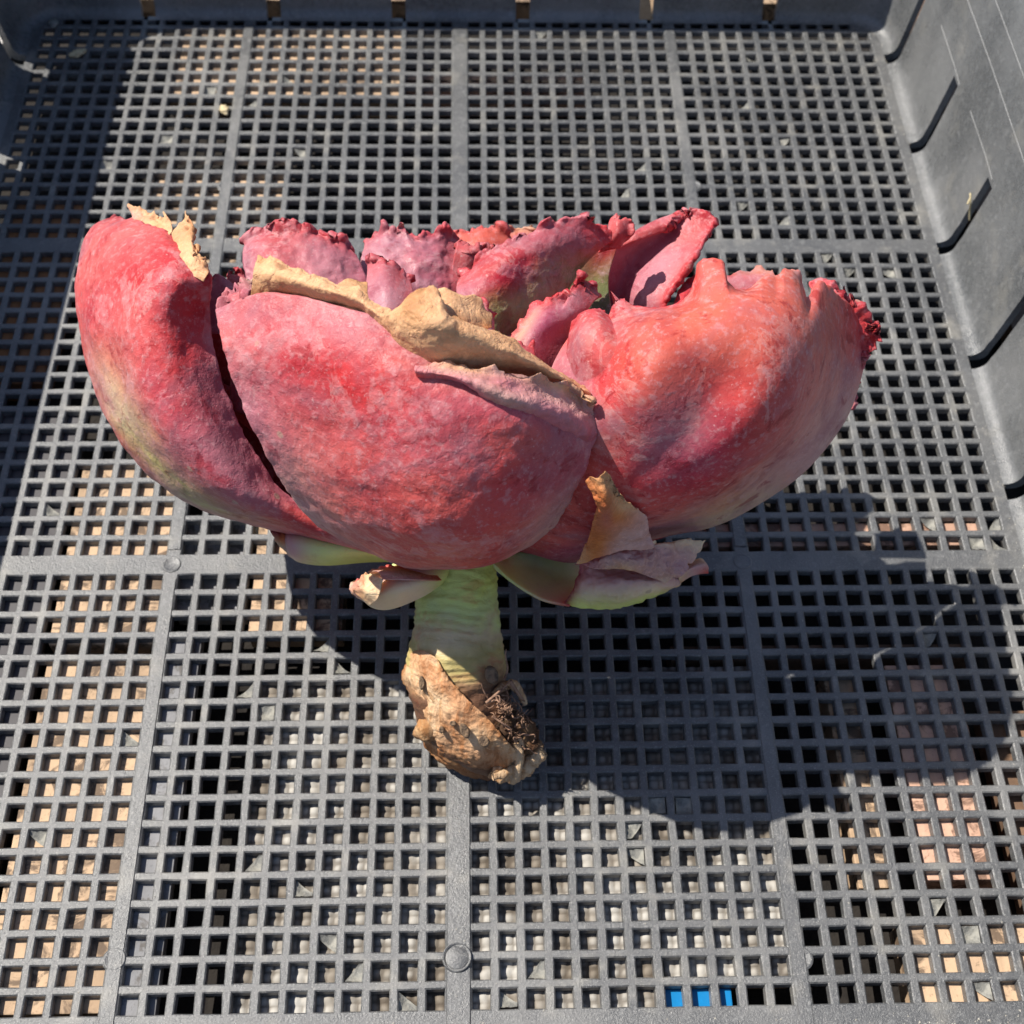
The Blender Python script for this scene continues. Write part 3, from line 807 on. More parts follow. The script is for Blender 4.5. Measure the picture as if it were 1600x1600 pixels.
leaf('leaf', [[(570, 500, 5.2, 'M'), (610, 505, 5.4, 'M'), (660, 505, 5.0, 'A')], [(572, 450, 4.8, 'M'), (605, 455, 5.2, 'M'), (648, 465, 4.8, 'A')],
              [(575, 412, 4.0, 'P'), (600, 402, 4.4, 'P'), (640, 432, 4.2, 'R')]], M_INNER, plant, 60, 60, th=.4,
     top=[(568, 425), (578, 408), (590, 402), (602, 402), (615, 412), (630, 420), (640, 436)], crinkle=.13, cfreq=2.0, bead=.34, seed=25, edgecol='R', ew=.08)
# right rear leaf
leaf('leaf', [[(930, 500, -.4, 'K'), (960, 510, -.6, 'K'), (1000, 515, .2, 'D'), (1030, 510, .8, 'X')],
              [(938, 440, .2, 'V'), (970, 445, -.6, 'V'), (1006, 455, .4, 'M'), (1044, 462, 1.0, 'P')],
              [(952, 402, .4, 'M'), (995, 398, -.6, 'M'), (1040, 404, .2, 'M'), (1078, 412, .9, 'P')],
              [(980, 382, .4, 'P'), (1025, 370, -.3, 'M'), (1066, 370, .1, 'P'), (1100, 374, .5, 'P')],
              [(1046, 360, .2, 'P'), (1070, 338, -.1, 'P'), (1095, 328, 0, 'R'), (1118, 344, .2, 'R')]], M_INNER, plant, 70, 110, th=.45,
     crinkle=.07, cfreq=2.2, cedges='top right', cw=.04, bead=.26, seed=26, edgecol='R', ew=.06)
# long trough shaped centre leaf
leaf('leaf', [[(765, 530, 4.4, 'g'), (775, 530, 4.2, 'g'), (790, 525, 3.8, 'g'), (805, 520, 3.4, 'g'), (830, 512, 3.0, 'S')],
              [(730, 490, 4.6, 'V'), (765, 490, 4.4, 'O'), (805, 482, 3.9, 'G'), (845, 468, 3.3, 'G'), (885, 455, 2.4, 'g')],
              [(716, 458, 4.4, 'M'), (765, 450, 4.5, 'A'), (815, 435, 4.0, 'E'), (865, 418, 3.3, 'O'), (915, 412, 2.2, 'g')],
              [(714, 442, 3.8, 'P'), (770, 415, 4.3, 'A'), (825, 392, 4.0, 'X'), (885, 376, 3.3, 'A'), (945, 385, 2.2, 'E')],
              [(722, 430, 3.0, 'P'), (775, 390, 3.7, 'P'), (830, 362, 3.6, 'P'), (900, 345, 3.0, 'R'), (962, 370, 2.0, 'R')]], M_INNER, plant, 130, 90, th=.5,
     top=[(712, 446), (722, 428), (735, 420), (746, 402), (760, 396), (775, 390), (785, 380), (800, 376), (815, 366), (832, 360), (848, 352), (865, 346), (885, 342), (905, 340), (925, 345), (945, 356), (962, 374)],
     crinkle=.10, cfreq=2.2, bead=.34, seed=27, edgecol='R', ew=.12, wr=.05, wfreq=.5, blend=.3, cw=.08)
leaf('leaf', [[(935, 395, 1.6, 'A'), (955, 390, 1.8, 'A'), (975, 388, 1.6, 'P')], [(948, 365, 2.0, 'P'), (965, 365, 2.3, 'P'), (985, 366, 2.0, 'P')],
              [(952, 342, 2.0, 'P'), (968, 336, 2.3, 'P'), (986, 348, 2.0, 'P')]], M_INNER, plant, 36, 36, th=.3, crinkle=.2, cfreq=1.8, seed=28, cedges='top right')
# hollow of the trough, its shade put into dark leaf colours
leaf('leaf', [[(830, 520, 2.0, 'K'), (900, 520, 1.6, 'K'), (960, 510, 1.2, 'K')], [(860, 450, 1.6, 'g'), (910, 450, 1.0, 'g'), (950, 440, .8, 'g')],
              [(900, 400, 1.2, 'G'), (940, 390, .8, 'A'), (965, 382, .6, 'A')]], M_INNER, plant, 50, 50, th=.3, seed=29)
# small inner leaf in front of the hollow
leaf('leaf', [[(800, 590, 6.6, 'E'), (830, 590, 6.4, 'E'), (860, 585, 6.0, 'D'), (890, 575, 5.6, 'D')],
              [(795, 540, 6.2, 'H'), (830, 535, 6.4, 'V'), (865, 530, 5.9, 'V'), (905, 510, 5.2, 'E')],
              [(812, 510, 5.8, 'H'), (845, 500, 6.1, 'V'), (885, 490, 5.6, 'V'), (925, 475, 4.8, 'A')],
              [(835, 482, 5.2, 'M'), (862, 465, 5.4, 'P'), (900, 450, 4.8, 'P'), (942, 452, 4.2, 'P')]], M_INNER, plant, 80, 80, th=.4,
     top=[(815, 500), (832, 483), (848, 470), (868, 462), (888, 464), (894, 448), (906, 436), (918, 438), (932, 446), (945, 462)],
     crinkle=.12, cfreq=2.0, cedges='top left', bead=.34, seed=30, edgecol='R', ew=.08, blend=.3)
leaf('leaf', [[(795, 575, 7.0, 'V'), (812, 585, 7.0, 'V'), (840, 592, 6.8, 'V')], [(782, 540, 6.9, 'M'), (808, 552, 7.0, 'M'), (838, 565, 6.8, 'R')],
              [(776, 524, 6.6, 'P'), (806, 538, 6.8, 'P'), (832, 535, 6.6, 'R')]], M_INNER, plant, 36, 30, th=.3, crinkle=.25, cfreq=1.6, bead=.34, seed=33, edgecol='R')
leaf('leaf', [[(745, 560, 7.2, 'V'), (765, 565, 7.2, 'V'), (790, 570, 7.0, 'V')], [(748, 505, 6.6, 'M'), (766, 510, 6.6, 'M'), (775, 530, 6.4, 'M')],
              [(740, 468, 6.0, 'P'), (760, 474, 6.2, 'P'), (772, 492, 6.0, 'R')]], M_INNER, plant, 36, 30, th=.3, crinkle=.25, cfreq=1.6, bead=.34, seed=34, edgecol='R')
# left rear bits
leaf('leaf', [[(318, 520, 3.2, 'V'), (345, 520, 3.4, 'V'), (385, 520, 3.6, 'V')], [(325, 470, 3.0, 'V'), (345, 475, 3.2, 'V'), (372, 480, 3.4, 'V')],
              [(328, 434, 2.6, 'M'), (345, 432, 2.8, 'V'), (362, 442, 3.0, 'V')]], M_INNER, plant, 36, 36, th=.3, crinkle=.18, seed=35)
leaf('leaf', [[(345, 480, 2.0, 'D'), (375, 480, 2.0, 'D'), (410, 480, 2.0, 'D')], [(352, 445, 2.0, 'D'), (372, 446, 2.0, 'R'), (395, 448, 2.0, 'D')],
              [(358, 428, 1.8, 'P'), (374, 424, 1.8, 'R'), (392, 432, 1.8, 'P')]], M_INNER, plant, 40, 26, th=.3, crinkle=.3, cfreq=2.2, seed=36, edgecol='R')
leaf('leaf', [[(345, 492, 7.0, 'M'), (372, 488, 7.4, 'P'), (400, 480, 7.8, 'P')], [(350, 465, 6.6, 'P'), (375, 462, 7.0, 'P'), (402, 458, 7.6, 'M')],
              [(352, 446, 6.0, 'M'), (378, 444, 6.4, 'M'), (400, 442, 7.0, 'H')]], M_WRINK, plant, 50, 40, th=.2, crinkle=.4, cfreq=1.5, cw=.4, cedges='top left right', seed=37)
# right rear bits behind the knobs
leaf('leaf', [[(1040, 500, 1, 'D'), (1080, 500, 1, 'D'), (1120, 500, 1, 'D')], [(1055, 470, .8, 'R'), (1080, 465, .8, 'R'), (1110, 470, .8, 'R')],
              [(1062, 444, .4, 'R'), (1074, 436, .4, 'R'), (1090, 440, .4, 'R')]], M_INNER, plant, 30, 24, th=.25, crinkle=.22, cfreq=1.6, seed=38)
leaf('leaf', [[(1130, 480, 1, 'A'), (1180, 480, 1, 'A'), (1230, 480, 1, 'A')], [(1132, 440, .8, 'P'), (1170, 436, .8, 'P'), (1215, 440, .8, 'P')],
              [(1134, 430, .4, 'P'), (1165, 425, .4, 'B'), (1205, 420, .4, 'B')]], M_INNER, plant, 40, 24, th=.25, crinkle=.2, cfreq=1.6, seed=39)
# deep interior
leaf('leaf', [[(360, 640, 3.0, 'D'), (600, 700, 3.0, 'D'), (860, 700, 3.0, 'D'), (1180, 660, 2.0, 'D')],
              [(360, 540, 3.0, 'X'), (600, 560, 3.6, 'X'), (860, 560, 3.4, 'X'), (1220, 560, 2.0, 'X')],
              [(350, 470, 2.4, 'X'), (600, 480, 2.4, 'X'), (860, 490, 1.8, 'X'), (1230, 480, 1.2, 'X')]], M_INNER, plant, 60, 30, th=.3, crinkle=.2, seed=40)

leaf('leaf', [[(800, 870, -.6, 'X'), (835, 868, .2, 'X'), (860, 872, .6, 'X'), (885, 878, .8, 'X')],  # unseen sheet added behind the right leaf to close gaps in its shadow
              [(880, 740, 1.8, 'X'), (960, 770, 2.2, 'X'), (1020, 810, 1.6, 'X'), (1060, 832, .6, 'X')],
              [(960, 640, 2.4, 'X'), (1060, 660, 3.2, 'X'), (1150, 710, 2.4, 'X'), (1200, 760, .8, 'X')],
              [(1000, 560, 2.0, 'X'), (1120, 560, 3.0, 'X'), (1230, 600, 2.4, 'X'), (1290, 660, .8, 'X')],
              [(1040, 505, 1.4, 'P'), (1160, 485, 2.2, 'P'), (1270, 520, 1.8, 'P'), (1330, 590, .6, 'P')]], M_INNER, plant, 60, 60, th=.4, crinkle=.15, seed=81)
leaf('leaf', [[(1080, 600, 6.2, 'X'), (1180, 530, 5.6, 'X'), (1290, 480, 4.2, 'X')], [(1110, 620, 4.8, 'X'), (1214, 545, 4.0, 'X'), (1300, 505, 3.1, 'X')],  # unseen bridging sheet, added to block sun slipping behind the right leaf
              [(1140, 700, 3.2, 'X'), (1257, 630, 2.2, 'X'), (1328, 580, 1.4, 'X')]], M_INNER, plant, 30, 30, th=.3, crinkle=.05, seed=82)
# -- leaves on the far side (they rest on the tray floor); right ones added to fill the cast shadow
AX = np.array([0, .84, .55]); OUT = -FWD; RT = RM[:, 0]
def rear_leaf(phi, length, width, seed, lift, h0=2.0):
    d = math.cos(phi) * RT - math.sin(phi) * OUT
    side = np.cross(AX, d); side /= np.linalg.norm(side)
    rows = []; cols = []
    for i, s in enumerate(np.linspace(0, 1, 7)):
        c = B0 + AX * (h0 + lift * s ** 1.4) + d * (length * (s ** .85))
        w_ = width * (.30 + .70 * math.sin(min(1, s * 1.15) * math.pi / 2)) * (1 - .35 * max(0, s - .8) / .2)
        rows.append([c + side * w_ * t + (AX * .55 + -d * .45) * (abs(t) ** 2) * width * .30 for t in (-1, -.5, 0, .5, 1)])
        cols.append([(0, 0, 0, q) for q in (('E',) * 5 if i < 3 else ('R', 'P', 'A', 'P', 'R'))])
    leaf('leaf', cols, M_INNER, plant, 60, 60, th=.5, crinkle=.16, cfreq=1.4, cedges='top left right', cw=.06, bead=.15, seed=seed, edgecol='R', world=rows)
for k, (ph, ln, wd, lf) in enumerate(((-.28, 10.0, 3.4, 7.6), (.08, 11.0, 3.8, 8.2), (.42, 10.6, 4.2, 8.0), (.75, 9.6, 4.2, 8.0), (1.35, 8.5, 4.0, 8.5), (1.95, 8.5, 4.0, 8.5), (2.5, 9.0, 4.0, 7.5), (3.0, 9.5, 3.4, 6.5))):
    rear_leaf(ph, ln, wd, 50 + k, lf, .9)
for k, (ph, ln, wd, lf) in enumerate(((.08, 9.4, 3.6, 7.4), (.35, 7.8, 3.6, 7.6), (.6, 6.0, 2.8, 7.4), (1.3, 5.5, 2.8, 7.6), (2.1, 5.5, 2.8, 7.6), (2.8, 6.0, 2.6, 7.4))):
    rear_leaf(ph, ln, wd, 70 + k, lf, 2.4)

# -- lower small leaves
leaf('leaf', [[(640, 862, .4, 'L'), (640, 868, .9, 'L'), (638, 874, .8, 'L'), (635, 878, .2, 'Y')],
              [(560, 835, .5, 'G'), (566, 850, 1.5, 'L'), (570, 865, 1.6, 'L'), (575, 879, .6, 'Y')],
              [(500, 825, .6, 'G'), (502, 845, 1.9, 'L'), (505, 868, 1.9, 'L'), (510, 884, .7, 'Y')],
              [(458, 822, .6, 'E'), (456, 842, 1.6, 'U'), (460, 866, 1.6, 'U'), (468, 879, .6, 'H')],
              [(446, 826, .6, 'B'), (440, 840, .9, 'q'), (440, 852, .9, 'H'), (448, 866, .6, 'U')]], M_GREEN, plant, 50, 80, th=.4, crinkle=.14, cfreq=1.5, seed=41)
g = plant.children[-1]
leaf('withered_tip', [[(448, 860, 1.2, 'U'), (456, 850, 1.3, 'U'), (462, 838, 1.2, 'E')], [(438, 855, 1.0, 'H'), (442, 845, 1.2, 'B'), (452, 832, 1.0, 'q')],
              [(430, 842, .8, 'q'), (432, 832, 1.0, 'D'), (442, 826, .8, 'D')], [(427, 830, .5, 'D'), (434, 822, .8, 'D'), (446, 822, .5, 'D')]], M_DRY, plant, 30, 30, th=.15, crinkle=.2, cfreq=1.8, cw=.6, seed=42)
leaf('leaf', [[(690, 868, 1.0, 'L'), (700, 880, 1.4, 'Y'), (700, 898, 1.5, 'Y'), (692, 912, 1.2, 'Y')],
              [(640, 872, 1.2, 'L'), (648, 890, 2.2, 'U'), (655, 912, 2.6, 'W'), (662, 932, 1.8, 'W')],
              [(605, 880, 1.3, 'L'), (606, 898, 2.2, 'U'), (608, 925, 2.8, 'W'), (612, 952, 1.9, 'W')],
              [(578, 896, 1.3, 'T'), (574, 910, 2.0, 'W'), (574, 930, 2.4, 'W'), (580, 949, 1.8, 'W')],
              [(560, 906, 1.2, 'T'), (556, 912, 1.5, 'T'), (556, 920, 1.7, 'U'), (561, 928, 1.3, 'U')]], M_GREEN, plant, 60, 70, th=.3, crinkle=.20, cfreq=1.4, cedges='top left', seed=43)
leaf('withered_margin', [[(598, 905, 2.9, 'U'), (640, 905, 3.0, 'U'), (690, 906, 2.2, 'B')], [(590, 892, 2.6, 'U'), (636, 893, 2.6, 't'), (680, 897, 1.9, 'B')],
              [(575, 893, 2.0, 'T'), (606, 884, 2.0, 'E'), (660, 890, 1.6, 'E')]], M_DRY, plant, 50, 24, th=.12, crinkle=.18, cfreq=1.6, seed=44)
leaf('withered_margin', [[(578, 946, 2.7, 'W'), (590, 935, 3.2, 'W'), (598, 905, 3.1, 'W')], [(560, 930, 2.6, 'T'), (572, 922, 3.2, 'W'), (585, 900, 2.9, 'W')],
              [(552, 912, 2.2, 'U'), (556, 903, 2.6, 'E'), (572, 895, 2.4, 'T')]], M_DRY, plant, 30, 30, th=.12, crinkle=.22, cfreq=1.8, cw=.4, seed=45)
# right lower leaf: hollow green base, folded pale tip
leaf('leaf', [[(768, 868, .6, 'L'), (776, 876, 1.2, 'G'), (772, 880, 1.4, 'L')],
              [(835, 862, .6, 'g'), (825, 885, .6, 'G'), (800, 906, 1.8, 'L')],
              [(880, 868, .8, 'O'), (868, 900, .6, 'G'), (845, 934, 2.2, 'H')],
              [(908, 876, 1.4, 'U'), (902, 908, 1.4, 'G'), (890, 945, 2.6, 'A')]], M_GREEN, plant, 50, 60, th=.3, seed=46)
leaf('leaf', [[(884, 940, 2.5, 'D'), (893, 925, 2.9, 'D'), (902, 905, 3.0, 'D'), (907, 882, 2.8, 'V')],
              [(905, 946, 2.6, 'Y'), (912, 928, 3.4, 'H'), (918, 906, 3.6, 'U'), (925, 884, 3.2, 'U')],
              [(960, 950, 2.6, 'Y'), (965, 930, 3.8, 'H'), (970, 908, 4.1, 'U'), (975, 888, 3.5, 'U')],
              [(1020, 934, 2.4, 'Y'), (1022, 922, 3.3, 'W'), (1025, 908, 3.6, 'U'), (1030, 895, 3.2, 'U')],
              [(1064, 914, 2.0, 'T'), (1062, 908, 2.4, 'U'), (1060, 900, 2.5, 'U'), (1058, 892, 2.3, 'U')]], M_GREEN, plant, 60, 90, th=.3, wr=.12, wfreq=.7, crinkle=.14, cfreq=1.5, seed=47)
leaf('withered_tip', [[(904, 880, 3.5, 'V'), (930, 888, 4.3, 'U'), (975, 890, 4.6, 'T'), (1015, 902, 4.2, 'U'), (1055, 916, 3.2, 'W')],
              [(912, 872, 3.7, 'V'), (945, 872, 4.5, 'U'), (985, 872, 4.7, 'U'), (1025, 882, 4.3, 'U'), (1064, 902, 3.2, 'U')],
              [(925, 864, 3.6, 'V'), (955, 858, 4.3, 'U'), (1000, 856, 4.4, 'U'), (1042, 860, 3.9, 'U'), (1075, 876, 3.0, 'U')],
              [(942, 850, 3.6, 'V'), (980, 850, 4.1, 'U'), (1020, 848, 4.1, 'W'), (1062, 844, 3.6, 'W'), (1100, 842, 3.0, 'W')]], M_DRY, plant, 90, 60, th=.10, wr=.16, wfreq=.8, crinkle=.2, cfreq=1.4, cedges='top left right', seed=48)
leaf('withered_tip', [[(900, 882, 3.9, 'T'), (932, 874, 4.7, 'B'), (965, 864, 5.1, 'U'), (1022, 856, 4.9, 'U')],
              [(918, 845, 5.6, 'B'), (942, 842, 5.9, 'B'), (975, 836, 5.9, 'U'), (1016, 834, 5.4, 'U')],
              [(928, 810, 7.2, 'B'), (948, 812, 7.5, 'q'), (970, 812, 6.9, 'B'), (1008, 804, 6.2, 'U')],
              [(930, 785, 8.1, 'B'), (948, 780, 8.5, 'B'), (966, 782, 7.8, 'T'), (984, 795, 7.2, 'T')],
              [(916, 754, 8.2, 'B'), (934, 750, 8.7, 't'), (946, 746, 8.8, 't'), (958, 764, 8.4, 'T')]], M_DRY, plant, 60, 90, th=.10, wr=.08, wfreq=.8, crinkle=.12, cfreq=1.5, cedges='top left right', cw=.08, seed=49, blend=.1,
     top=[(914, 754), (925, 745), (940, 740), (945, 734), (952, 742), (960, 764)])
leaf('withered_tip', [[(1056, 888, 2.4, 'W'), (1060, 898, 2.9, 'W'), (1062, 912, 2.4, 'T')], [(1078, 878, 2.4, 'W'), (1080, 888, 3.0, 'U'), (1082, 900, 2.4, 'U')],
              [(1094, 872, 2.2, 'W'), (1100, 882, 2.7, 'U'), (1104, 896, 2.2, 'E')], [(1104, 878, 1.8, 'U'), (1110, 886, 2.1, 'U'), (1108, 896, 1.8, 'E')]], M_DRY, plant, 36, 36, th=.14, crinkle=.12, seed=52)

leaf('withered_margin', [[(655, 592, 9.5, 'E'), (730, 606, 9.6, 'V'), (780, 655, 9.2, 'E'), (840, 676, 8.8, 'E'), (895, 694, 7.9, 'V'), (926, 708, 7.3, 'D')],
              [(650, 584, 10.1, 'P'), (722, 594, 10.2, 'M'), (785, 622, 10.1, 'U'), (850, 640, 9.5, 'M'), (905, 664, 8.6, 'M'), (936, 690, 7.5, 'V')],
              [(648, 576, 10.2, 'M'), (720, 582, 10.1, 'U'), (790, 600, 9.9, 'M'), (858, 614, 9.1, 'U'), (915, 640, 8.1, 'U'), (950, 662, 7.4, 'U')],
              [(650, 566, 9.9, 'M'), (722, 574, 9.9, 'T'), (795, 584, 9.7, 'U'), (866, 598, 8.9, 'T'), (922, 622, 7.9, 'T'), (951, 636, 7.2, 'W')]], M_DRY, plant, 110, 60, th=.10, wr=.07, wfreq=.9, crinkle=.14, cfreq=1.8, cedges='top right', seed=62)
# -- tan withered margins of the two front leaves
leaf('withered_margin', [[(392, 462, 7.9, 't'), (440, 462, 8.2, 't'), (500, 476, 8.6, 't'), (560, 494, 8.9, 't'), (610, 536, 9.2, 't')],
              [(398, 425, 8.2, 'T'), (440, 432, 8.8, 'T'), (500, 452, 9.3, 'T'), (560, 472, 9.6, 'T'), (612, 512, 9.8, 'T')],
              [(402, 400, 7.8, 't'), (450, 410, 8.4, 'T'), (515, 438, 9.0, 'T'), (572, 462, 9.4, 'T'), (618, 490, 9.6, 'T')]], M_DRY, plant, 110, 40, th=.06,
     wr=.05, wfreq=.9, crinkle=.12, cfreq=1.5, cedges='top', cw=.3, seed=54)
leaf('withered_margin', [[(596, 514, 9.2, 't'), (622, 556, 9.3, 't'), (665, 584, 9.4, 't'), (730, 592, 9.3, 't'), (800, 584, 9.0, 't'), (870, 602, 8.3, 't'), (925, 628, 7.5, 't')],
              [(600, 500, 9.8, 'T'), (630, 525, 10.1, 'T'), (680, 545, 10.2, 'T'), (740, 550, 10.0, 'T'), (800, 555, 9.9, 'T'), (865, 585, 9.0, 'T'), (922, 616, 7.9, 'T')],
              [(608, 490, 10.0, 'T'), (636, 490, 10.4, 't'), (682, 510, 10.7, 'T'), (735, 525, 10.4, 'T'), (795, 538, 9.8, 'T'), (860, 576, 8.9, 'T'), (920, 612, 7.8, 'T')],
              [(618, 484, 9.8, 'T'), (640, 468, 10.2, 't'), (688, 486, 10.6, 'T'), (716, 502, 10.3, 'T'), (785, 526, 9.6, 'T'), (855, 570, 8.7, 'T'), (918, 608, 7.7, 'T')],
              [(630, 474, 9.5, 'T'), (652, 449, 9.6, 't'), (684, 452, 9.9, 'T'), (704, 498, 10.0, 't'), (775, 520, 9.4, 'T'), (850, 566, 8.6, 'T'), (916, 605, 7.6, 'T')]], M_DRY, plant, 150, 70, th=.06,
     wr=.05, wfreq=1.0, crinkle=.10, cfreq=1.6, cedges='top', cw=.1, seed=55)
leaf('withered_margin', [[(672, 500, 9.6, 't'), (705, 512, 9.6, 'B'), (740, 520, 9.3, 'B'), (768, 512, 8.9, 'B')],
              [(674, 478, 9.5, 'T'), (704, 484, 9.5, 'T'), (738, 494, 9.2, 'T'), (768, 504, 8.8, 't')],
              [(682, 452, 9.0, 'T'), (710, 458, 9.0, 'T'), (740, 470, 8.8, 'T'), (768, 488, 8.5, 'T')]], M_DRY, plant, 60, 40, th=.10, crinkle=.15, cfreq=1.2, seed=56, wr=.06)
leaf('withered_margin', [[(520, 480, 9.0, 'T'), (550, 482, 9.2, 'T'), (585, 490, 9.3, 'T')], [(525, 450, 8.2, 'T'), (552, 452, 8.2, 'T'), (575, 462, 8.4, 't')],
              [(530, 442, 7.4, 'T'), (552, 436, 7.3, 't'), (574, 442, 7.4, 't')]], M_DRY, plant, 40, 30, th=.10, crinkle=.16, seed=57)
leaf('withered_margin', [[(846, 606, 8.9, 'V'), (880, 625, 8.4, 'V'), (912, 655, 7.9, 'V'), (930, 700, 7.4, 'V')],
              [(870, 598, 8.8, 'U'), (900, 615, 8.3, 'U'), (928, 645, 7.9, 'U'), (936, 690, 7.4, 'U')],
              [(890, 596, 8.5, 'T'), (915, 614, 8.2, 'T'), (950, 634, 7.6, 'T'), (948, 672, 7.3, 'U')]], M_DRY, plant, 60, 40, th=.12, crinkle=.4, cfreq=1.2, cw=.4, seed=58)
leaf('withered_margin', [[(268, 365, 3.6, 'T'), (275, 395, 4.6, 'T'), (290, 422, 5.2, 'T'), (318, 440, 5.4, 'T')],
              [(280, 352, 3.4, 'T'), (290, 378, 4.5, 'T'), (305, 400, 5.2, 'T'), (326, 425, 5.4, 'T')],
              [(296, 334, 2.8, 'T'), (302, 352, 3.8, 't'), (296, 385, 4.6, 't'), (325, 408, 5.1, 'T')]], M_DRY, plant, 70, 50, th=.10, crinkle=.3, cfreq=1.2, cw=.3, wr=.08, wfreq=.9, seed=59)
leaf('withered_margin', [[(198, 344, 1.4, 'E'), (225, 356, 2.6, 'T'), (262, 372, 3.6, 'T')], [(205, 336, 1.2, 'U'), (235, 345, 2.3, 'T'), (268, 355, 3.3, 'T')],
              [(202, 322, .8, 'T'), (245, 338, 1.8, 'T'), (264, 338, 2.6, 'T')]], M_DRY, plant, 50, 30, th=.10, crinkle=.35, cfreq=1.4, cw=.5, seed=60)

# ------------------------------------------------------------------ stem
def sweep(name, secs, mat, parent, nseg=48, nlen=120, disp=(.0, 1), colfn=None, seed=1, rings=0., capr=.9):
    """secs: (u, v, w, half width px, depth factor) cross sections"""
    A = np.array([s[:5] for s in secs], float)
    A = catmull(A, nlen)
    P = at(A[:, 0], A[:, 1], A[:, 2]); R_ = A[:, 3] / (FPX / (D0 - A[:, 2]))
    T = np.gradient(P, axis=0); T /= np.linalg.norm(T, axis=1, keepdims=True)
    Sd = np.cross(T, -OUT); Sd /= np.linalg.norm(Sd, axis=1, keepdims=True)
    Nn = np.cross(Sd, T)
    V = []; cc = []
    ang = np.linspace(0, 2 * np.pi, nseg, endpoint=False)
    s = np.linspace(0, 1, nlen)
    base = P[:, None] + R_[:, None, None] * (np.cos(ang)[None, :, None] * Sd[:, None] + A[:, 4][:, None, None] * np.sin(ang)[None, :, None] * Nn[:, None])
    nrm = base - P[:, None]; nrm /= np.linalg.norm(nrm, axis=-1, keepdims=True)
    fl = base.reshape(-1, 3)
    d = disp[0] * fbm(fl, disp[1], 4, seed).reshape(nlen, nseg)
    if rings:
        jit = .6 * fbm(fl * np.array([.5, 1, 1]), .5, 2, seed + 9).reshape(nlen, nseg)
        d += rings * np.sin(s[:, None] * 165 + jit * 14) * sstep(.62 - s[:, None], 0, .15)
    base = base + nrm * d[..., None]
    V = base.reshape(-1, 3)
    u_, v_ = np.meshgrid(ang, s)
    CCc = colfn(s[:, None] * np.ones((1, nseg)), np.ones((nlen, 1)) * ang[None], base)
    idx = np.arange(nlen * nseg).reshape(nlen, nseg)
    a = idx[:-1]; b = np.roll(idx, -1, 1)[:-1]; c = np.roll(idx, -1, 1)[1:]; d_ = idx[1:]
    F = np.stack([a.ravel(), b.ravel(), c.ravel(), d_.ravel()], 1).tolist()
    V = np.concatenate([V, [P[0]], [P[-1] + T[-1] * R_[-1] * .3]])
    CCc = np.concatenate([CCc.reshape(-1, 3), CCc[0, :1], CCc[-1, :1]])
    for k in range(nseg):
        F.append((int(idx[0, k]), int(idx[0, (k + 1) % nseg]), len(V) - 2)); F.append((int(idx[-1, (k + 1) % nseg]), int(idx[-1, k]), len(V) - 1))
    V[:, 2] = np.maximum(V[:, 2], .02)
    return link_mesh(name, V, F, mat, parent, True, CCc)

def stem_col(s, a, P):
    key = [(0, 'Y'), (.15, 'Y'), (.24, 'L'), (.34, 'H'), (.44, 'O'), (.50, 'j'), (.54, 'n'), (.62, 'S'), (1, 'S')]  # dark brown low down puts the rosette's shade into the stem colour
    xs = [k[0] for k in key]; cs = np.array([C_[k[1]] for k in key])
    n = fbm(P.reshape(-1, 3), .9, 3, 4).reshape(s.shape) * .06
    return np.stack([np.interp(s + n, xs, cs[:, i]) for i in range(3)], -1)
stem = sweep('stem', [(712, 862, -.3, 66, .95), (712, 900, -.3, 63, .95), (714, 950, -.4, 64, .95), (712, 1000, -.5, 71, .95), (712, 1040, -.6, 78, .95),
                      (716, 1080, -.7, 76, .9), (732, 1120, -.7, 70, .9), (762, 1160, -.8, 56, .85), (790, 1188, -.9, 34, .8)],
             M_STEM, plant, 72, 220, (.10, .8), stem_col, 3, rings=.020)

def bark_col(s, a, P):
    n = fbm(P.reshape(-1, 3), 1.2, 4, 14).reshape(s.shape)
    base = np.array([.62, .38, .19]); dark = np.array([.30, .16, .085]); pale = np.array([.72, .52, .32])
    k = np.clip(.45 + n * 1.2, 0, 1)[..., None]
    c = dark * (1 - k) + base * k
    k2 = sstep(s, .85, 1.0)[..., None]
    return c * (1 - k2) + pale * k2
# bark: an open shell; its edge and tan paint the sunlit left and lower stump
def P_(u, v, w, c): return (u, v, w, c)
leaf('bark', [
    [(634, 1036, -.9, 't'), (645, 1018, .3, 'T'), (662, 1018, 1.05, 'T'), (682, 1030, 1.3, 'W'), (694, 1048, 1.35, 't')],
    [(628, 1062, -.9, 't'), (642, 1055, .4, 'W'), (664, 1056, 1.15, 'T'), (690, 1062, 1.45, 'T'), (712, 1074, 1.5, 't')],
    [(645, 1100, -.9, 't'), (656, 1095, .4, 'T'), (680, 1092, 1.2, 'W'), (708, 1096, 1.5, 'T'), (742, 1104, 1.5, 'T')],
    [(656, 1142, -1.0, 'S'), (670, 1135, .4, 'W'), (696, 1128, 1.1, 'T'), (728, 1128, 1.45, 'T'), (768, 1130, 1.4, 't')],
    [(668, 1172, -1.1, 't'), (690, 1165, .2, 'T'), (718, 1158, .9, 'T'), (752, 1155, 1.2, 'W'), (788, 1154, 1.15, 't')],
    [(700, 1200, -1.2, 't'), (718, 1192, -.1, 't'), (742, 1184, .6, 'T'), (772, 1176, .8, 'T'), (800, 1168, .75, 'W')],
    [(760, 1224, -1.6, 'S'), (768, 1216, -.8, 'S'), (778, 1206, -.2, 'S'), (794, 1194, .1, 't'), (812, 1182, .1, 'W')]],
    M_BARK, plant, 90, 120, th=.22, wr=.07, wfreq=1.2, crinkle=.06, cfreq=2.2, cedges='top left right', cw=.05, seed=61)
